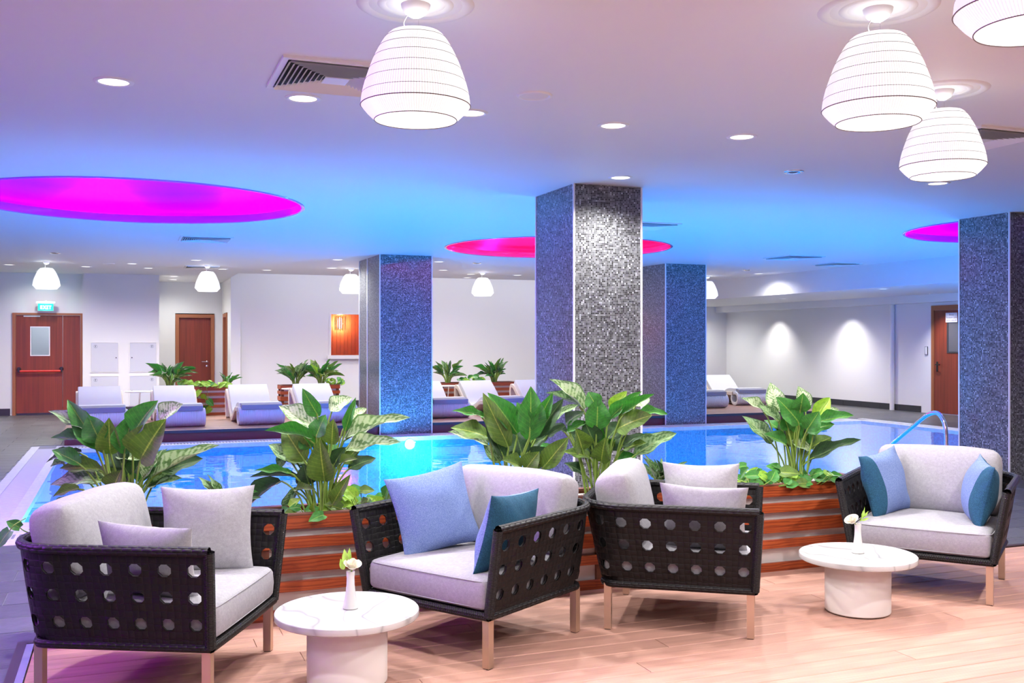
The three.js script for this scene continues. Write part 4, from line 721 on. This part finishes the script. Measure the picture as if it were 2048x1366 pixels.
// eyeball spots that are switched off
for (const [x, z, lab] of [[-1.02, -16.93, 'unlit chrome spot over the first lounger'], [5.71, -16.42, 'unlit chrome spot behind the pink-red recess'], [11.09, -16.16, 'unlit chrome spot near the boxed beam'], [5.02, -6.66, 'unlit chrome spot between the front pillar and the pendants']]) {
  const d = thing('eyeball_spot', lab, 'spotlight', [x, CEIL, z], 0, 'unlit eyeball spots');
  mesh('trim_ring', lathe([[0.045, 0.0], [0.05, -0.008], [0.07, -0.01], [0.08, -0.004], [0.081, 0]], 28), M.chrome, d); mesh('reflector', lathe([[0.0001, -0.012], [0.024, -0.01], [0.046, -0.002]], 20), M.bronze, d);
}
for (const [x, z, lab] of [[2.12, -5.12, 'round white ceiling loudspeaker beside the pendants'], [-0.28, -18.86, 'round white ceiling loudspeaker over the loungers']]) {
  const d = thing('ceiling_speaker', lab, 'speaker', [x, CEIL, z], 0, 'ceiling loudspeakers');
  mesh('frame', lathe([[0.078, -0.004], [0.085, -0.009], [0.095, -0.009], [0.1, 0]], 36), M.trim, d); mesh('grille', lathe([[0.0001, -0.006], [0.05, -0.006], [0.08, -0.004]], 36), M.grate, d);
}
// square four-way air diffusers
function vent(x, z, s, label) {
  const o = thing('air_vent', label, 'vent', [x, CEIL, z], 0, 'square ceiling air vents'), h = s / 2;
  const four = (a, b, y0, y1) => { const g = []; for (let k = 0; k < 4; k++) g.push(new THREE.BufferGeometry().setAttribute('position', new THREE.Float32BufferAttribute([-a, y0, a, a, y0, a, b, y1, b, -a, y0, a, b, y1, b, -b, y1, b], 3)).rotateY(k * Math.PI / 2)); const m = mergeGeometries(g); m.computeVertexNormals(); return metric(m); };
  mesh('frame', [span(-h, h, -0.014, 0, -h, -h + 0.03), span(-h, h, -0.014, 0, h - 0.03, h), span(-h, -h + 0.03, -0.014, 0, -h + 0.03, h - 0.03), span(h - 0.03, h, -0.014, 0, -h + 0.03, h - 0.03)], M.trim, o);
  mesh('duct', span(-h + 0.03, h - 0.03, -0.001, 0.0, -h + 0.03, h - 0.03), M.black, o);
  const n = 9;
  for (let k = 0; k < n; k++) { const a = (h - 0.032) * (1 - k / (n + 2.2)), b = a - 0.02; mesh('louver', four(a, b, -0.026, -0.006), M.trim, o); }
  mesh('centre_plate', span(-h * 0.2, h * 0.2, -0.026, -0.02, -h * 0.2, h * 0.2), M.trim, o);
}
vent(1.01, -5.13, 0.62, 'big square louvred vent beside the single pendant');
vent(0.99, -13.84, 0.66, 'square vent between the violet recess and the brown door');
vent(5.7, -10.35, 0.62, 'square vent just past the front pillar near the pink recess');
vent(10.1, -13.4, 0.7, 'square vent over the pool beside the deep blue pillar');
vent(1.3, -19.12, 0.6, 'square vent by the far pendant above the brown door');
vent(5.35, -5.1, 0.62, 'square vent behind the lower pendant at the edge of the view');
vent(11.7, -14.3, 0.6, 'square vent close to the boxed beam');

// ---------------------------------------------------------------- doors, windows, panels and signs along the walls
function canvasTex(w, h, draw) { const c = document.createElement('canvas'); c.width = w; c.height = h; draw(c.getContext('2d'), w, h); const t = new THREE.CanvasTexture(c); t.colorSpace = THREE.SRGBColorSpace; t.magFilter = THREE.LinearFilter; return t; }
const print = (t, o = {}) => std({ map: t, roughness: 0.6, ...o });
{
  const d = thing('door_1', 'reddish-brown double exit door with a red push bar', 'door', [-1.46, FLOOR, -22], 0, undefined, 'structure');
  mesh('frame', [span(-0.64, -0.58, 0, 2.04, -0.12, 0.03), span(0.6, 0.64, 0, 2.04, -0.12, 0.03), span(-0.58, 0.6, 2.0, 2.04, -0.12, 0.03)], M.doorFrame, d);
  const a = mesh('door_leaf', [span(-0.575, -0.3, 0.04, 1.995, -0.05, 0), span(0.02, 0.268, 0.04, 1.995, -0.05, 0), span(-0.3, 0.02, 0.04, 1.2, -0.05, 0), span(-0.3, 0.02, 1.75, 1.995, -0.05, 0)], M.door, d);
  mesh('door_leaf', span(0.275, 0.595, 0.04, 1.995, -0.05, 0), M.door, d);
  mesh('window_frame', [span(-0.32, -0.3, 1.18, 1.77, -0.055, 0.008), span(0.02, 0.04, 1.18, 1.77, -0.055, 0.008), span(-0.3, 0.02, 1.18, 1.2, -0.055, 0.008), span(-0.3, 0.02, 1.75, 1.77, -0.055, 0.008)], M.trim, a);
  mesh('pane', span(-0.3, 0.02, 1.2, 1.75, -0.03, -0.024), M.pane, a);
  mesh('push_bar', tube([V(-0.5, 0.88, 0.1), V(0, 0.88, 0.1), V(0.24, 0.88, 0.1)], 0.02, 10, 10), std({ color: new THREE.Color().setRGB(0.7, 0.03, 0.02), roughness: 0.35 }), a);
  for (const x of [-0.52, 0.25]) mesh('bar_bracket', [lathe([[0.0001, 0], [0.035, 0], [0.04, 0.01], [0.03, 0.05], [0.0001, 0.055]], 16).rotateX(Math.PI / 2).translate(x, 0.92, 0), box(0.04, 0.1, 0.1, x, 0.86, 0.06)], M.black, a);
  mesh('kick_plate', [span(-0.57, 0.265, 0, 0.035, -0.04, -0.01), span(0.28, 0.59, 0, 0.035, -0.04, -0.01)], M.base, d);
  mesh('closer_plate', span(-0.44, -0.14, 1.965, 1.985, 0, 0.01), M.trim, d);
  struct('wall_corridor', [span(-2.6, -0.4, 0, 2.8, -24.3, -24.2), span(-2.6, -2.5, 0, 2.8, -24.2, -22.2), span(-0.5, -0.4, 0, 2.8, -24.2, -22.2), span(-2.6, -0.4, 2.8, 2.9, -24.3, -22.2)], std({ color: new THREE.Color().setRGB(0.7, 0.76, 0.84), roughness: 0.8 }), 'pale bluish corridor seen through the exit door window', 'wall');
  const t = thing('corridor_light', 'white tube light in the corridor behind the exit door', 'ceiling light', [-1.5, 2.75, -23.4]);
  mesh('tube', cyl(0.025, 0.025, 1.1, 10).rotateZ(Math.PI / 2).translate(0.55, 0.02, 0), M.lampDisc, t); mesh('tube_housing', box(1.2, 0.03, 0.08, 0, 0.02, 0), M.trim, t);
  const l = new THREE.PointLight(COOLW, 1.6); l.position.set(0, -0.1, 0); l.castShadow = true; l.name = 'corridor_bulb'; t.add(l);
}
{
  const o = thing('exit_sign', 'green lit EXIT sign above the reddish-brown double door', 'exit sign', [-1.49, 2.06, -21.86]);
  const sign = canvasTex(256, 128, (c, w, h) => { c.fillStyle = '#12b48c'; c.fillRect(0, 0, w, h); c.fillStyle = '#ffffff'; c.font = 'bold 92px sans-serif'; c.textAlign = 'center'; c.textBaseline = 'middle'; c.fillText('EXIT', w / 2, h / 2 + 4); });
  const m = std({ map: sign, emissiveMap: sign, roughness: 0.5 }); m.emissive = new THREE.Color(0.55, 0.55, 0.55);
  mesh('sign_face', new THREE.PlaneGeometry(0.28, 0.14).translate(0, 0.075, 0.021), m, o);
  mesh('housing', [box(0.29, 0.15, 0.035, 0, 0, 0), box(0.34, 0.04, 0.05, 0, 0.15, -0.01), box(0.03, 0.02, 0.03, 0, 0.19, -0.01)], M.white, o);
  const l = new THREE.PointLight(new THREE.Color(0.4, 1, 0.9), 0.12); l.position.set(0, 0.07, 0.12); l.castShadow = true; l.name = 'exit_sign_bulb'; o.add(l);
}
{
  const mark = canvasTex(64, 64, (c) => { c.clearRect(0, 0, 64, 64); c.fillStyle = '#c9ccd4'; c.fillRect(0, 0, 64, 64); c.strokeStyle = '#8d929e'; c.lineWidth = 5; c.beginPath(); c.arc(32, 32, 25, 0, 7); c.stroke(); c.fillStyle = '#555a66'; c.beginPath(); c.moveTo(22, 18); c.lineTo(42, 18); c.lineTo(34, 34); c.lineTo(34, 50); c.lineTo(28, 50); c.closePath(); c.fill(); }), mm = print(mark);
  const pm = std({ color: new THREE.Color().setRGB(0.6, 0.61, 0.66), roughness: 0.45 });
  const labs = ['upper access panel beside the exit door', 'lower access panel beside the exit door', 'upper access panel next to the door recess', 'lower access panel next to the door recess'];
  [[-0.4, 1.1, 1], [-0.4, 0.42, 1], [0.33, 1.1, -1], [0.33, 0.42, -1]].forEach(([x, y, s], i) => {
    const o = thing('access_panel', 'pale grey ' + labs[i], 'panel', [x, y - 0.28, -21.78], 0, 'access panels in the grey-white wall');
    mesh('frame', [span(-0.27, -0.255, 0, 0.62, 0, 0.014), span(0.255, 0.27, 0, 0.62, 0, 0.014), span(-0.255, 0.255, 0, 0.015, 0, 0.014), span(-0.255, 0.255, 0.605, 0.62, 0, 0.014)], M.white, o);
    mesh('panel_door', span(-0.25, 0.25, 0.02, 0.6, 0, 0.01), pm, o);
    mesh('emblem', new THREE.PlaneGeometry(0.08, 0.08).translate(-s * 0.17, 0.53, 0.0115), mm, o);
    mesh('lock', cyl(0.012, 0.012, 0.012, 12).rotateX(Math.PI / 2).translate(s * 0.215, 0.3, 0.01), M.black, o);
  });
}
function plainDoor(name, label, pos, turn) {
  const d = thing(name, label, 'door', pos, turn, undefined, 'structure');
  mesh('door_frame', [span(-0.43, -0.35, 0, 2.1, -0.1, 0.025), span(0.35, 0.43, 0, 2.1, -0.1, 0.025), span(-0.35, 0.35, 2.02, 2.1, -0.1, 0.025)], M.doorFrame, d);
  mesh('door_leaf', span(-0.345, 0.345, 0.01, 2.015, -0.09, -0.05), M.door, d);
  mesh('handle', [lathe([[0.0001, 0], [0.024, 0], [0.024, 0.008], [0.0001, 0.01]], 16).rotateX(Math.PI / 2).translate(0.27, 1.0, -0.05), tube([V(0.27, 1.0, -0.05), V(0.27, 1.0, -0.005), V(0.24, 1.0, 0.0), V(0.15, 1.0, 0.0)], 0.01, 12, 8), lathe([[0.0001, 0], [0.024, 0], [0.024, 0.008], [0.0001, 0.01]], 16).rotateX(Math.PI / 2).translate(0.27, 0.9, -0.05)], M.chrome, d);
  return d;
}
plainDoor('door_2', 'brown wooden door with an orange frame in the back recess', [1.495, FLOOR, -24.2], 0);
plainDoor('door_3', 'brown door seen edge on in the side of the recess', [2.1, FLOOR, -23.3], -Math.PI / 2);
// the sauna behind its window
{
  const o = thing('wall_cabin', 'orange wood sauna cabin behind the window', 'sauna', [0, 0, 0], 0, undefined, 'structure');
  mesh('shell', [span(4.0, 6.2, 0, 0.6, -24.2, -22.5), span(4.0, 6.2, 2.3, 2.4, -24.2, -22.5), span(4.0, 4.1, 0.6, 2.3, -24.2, -22.5), span(6.1, 6.2, 0.6, 2.3, -24.2, -22.5)], M.saunaWood[1], o);
  for (let k = 0; k < 22; k++) mesh('plank', span(4.1 + k * 0.091, 4.1 + k * 0.091 + 0.086, 0.6, 2.3, -23.92, -23.9), M.saunaWood[k % 2], o);
  for (let k = 0; k < 3; k++) mesh('bench_slat', span(5.35, 6.1, 1.02 + k * 0.11, 1.1 + k * 0.11, -23.85, -23.8), M.saunaWood[0], o);
  mesh('backing', span(4.0, 6.2, 0.6, 2.3, -24.0, -23.95), M.gap, o);
  const w = thing('window_1', 'sauna window in the white back wall', 'window', [0, 0, 0], 0, undefined, 'structure');
  mesh('window_frame', [span(4.25, 4.29, 1.14, 2.1, -22.5, -22.28), span(5.86, 5.9, 1.14, 2.1, -22.5, -22.28), span(4.29, 5.86, 2.06, 2.1, -22.5, -22.28)], M.white, w);
  mesh('pane', span(4.29, 5.86, 1.14, 2.06, -22.4, -22.392), M.pane, w);
  mesh('window_sill', span(4.2, 5.95, 1.06, 1.14, -22.36, -22.2), M.white, w);
  const s = thing('sauna_lamp', 'glowing slatted wooden lamp inside the sauna', 'wall lamp', [4.8, 1.72, -23.82]);
  for (let k = -3; k <= 3; k++) mesh('slat', box(0.022, 0.34, 0.012, k * 0.042, 0, 0.09 - Math.abs(k) * 0.012), M.saunaWood[0], s);
  mesh('bulb', lathe([[0.0001, 0.02], [0.05, 0.06], [0.075, 0.16], [0.05, 0.28], [0.0001, 0.32]], 20).translate(0, 0, 0.0), glow(3, 2.2, 1.3), s);
  const l = new THREE.PointLight(new THREE.Color(1, 0.7, 0.45), 2.0); l.position.set(0, 0.16, 0); l.castShadow = true; l.shadow.radius = 3; l.name = 'sauna_bulb'; s.add(l);
}
// long wall: pipe, notice door, handle plate
{
  const p = tag(mesh('wall_pipe', cyl(0.05, 0.05, 2.26, 20, 15.34, FLOOR, -16.98), M.white), 'white vertical pipe running down the long wall', 'pipe');
  mesh('clamp', [cyl(0.058, 0.058, 0.05, 20, 15.34, 2.1, -16.98), cyl(0.058, 0.058, 0.04, 20, 15.34, 0.9, -16.98)], M.white, p);
  const d = thing('door_4', 'reddish-brown door with a dark window and a white paper notice', 'door', [15.4, FLOOR, -15.38], -Math.PI / 2, undefined, 'structure');
  mesh('door_frame', [span(-0.52, -0.45, 0, 2.2, -0.02, 0.03), span(0.45, 0.52, 0, 2.2, -0.02, 0.03), span(-0.45, 0.45, 2.1, 2.2, -0.02, 0.03)], M.doorFrame, d);
  const a = mesh('door_leaf', span(-0.445, 0.445, 0.02, 2.095, -0.01, 0.02), M.door, d);
  mesh('window_frame', [span(-0.1, 0.24, 1.24, 1.27, 0.02, 0.03), span(-0.1, 0.24, 1.84, 1.87, 0.02, 0.03), span(-0.1, -0.06, 1.27, 1.84, 0.02, 0.03), span(0.2, 0.24, 1.27, 1.84, 0.02, 0.03)], M.base, a);
  mesh('pane', span(-0.06, 0.2, 1.27, 1.84, 0.02, 0.025), phy({ color: new THREE.Color().setRGB(0.09, 0.09, 0.11), roughness: 0.08, clearcoat: 1 }), a);
  mesh('handle', [box(0.04, 0.2, 0.012, -0.36, 0.86, 0.026), tube([V(-0.36, 1.0, 0.03), V(-0.36, 1.0, 0.075), V(-0.32, 1.0, 0.08), V(-0.24, 1.0, 0.08)], 0.012, 12, 8)], M.black, a);
  const paper = canvasTex(256, 180, (c, w, h) => { c.fillStyle = '#e9e7ec'; c.fillRect(0, 0, w, h); c.fillStyle = '#6d6672'; c.textAlign = 'center'; c.font = 'bold 40px serif'; c.fillText('Вход', w / 2, 52); c.fillText('Только для', w / 2, 104); c.fillText('персонала', w / 2, 156); });
  const n = tag(mesh('paper_notice', new THREE.BoxGeometry(0.002, 0.19, 0.3), [M.white, print(paper), M.white, M.white, M.white, M.white]), 'white printed paper notice stuck above the dark door window', 'notice'); n.position.set(15.37, 1.93, -15.36); 
  const k = thing('card_reader', 'small pale card reader beside the notice door', 'switch', [15.4, 1.26, -16.05], -Math.PI / 2);
  mesh('plate', softBox(0.06, 0.16, 0.02, 0.008, 6, 0).translate(0, 0, 0.01), M.trim, k); mesh('surround', [span(-0.036, -0.03, -0.085, 0.085, 0, 0.016), span(0.03, 0.036, -0.085, 0.085, 0, 0.016), span(-0.03, 0.03, 0.08, 0.086, 0, 0.016), span(-0.03, 0.03, -0.086, -0.08, 0, 0.016)], M.base, k);
}
renderer.render(scene, camera);
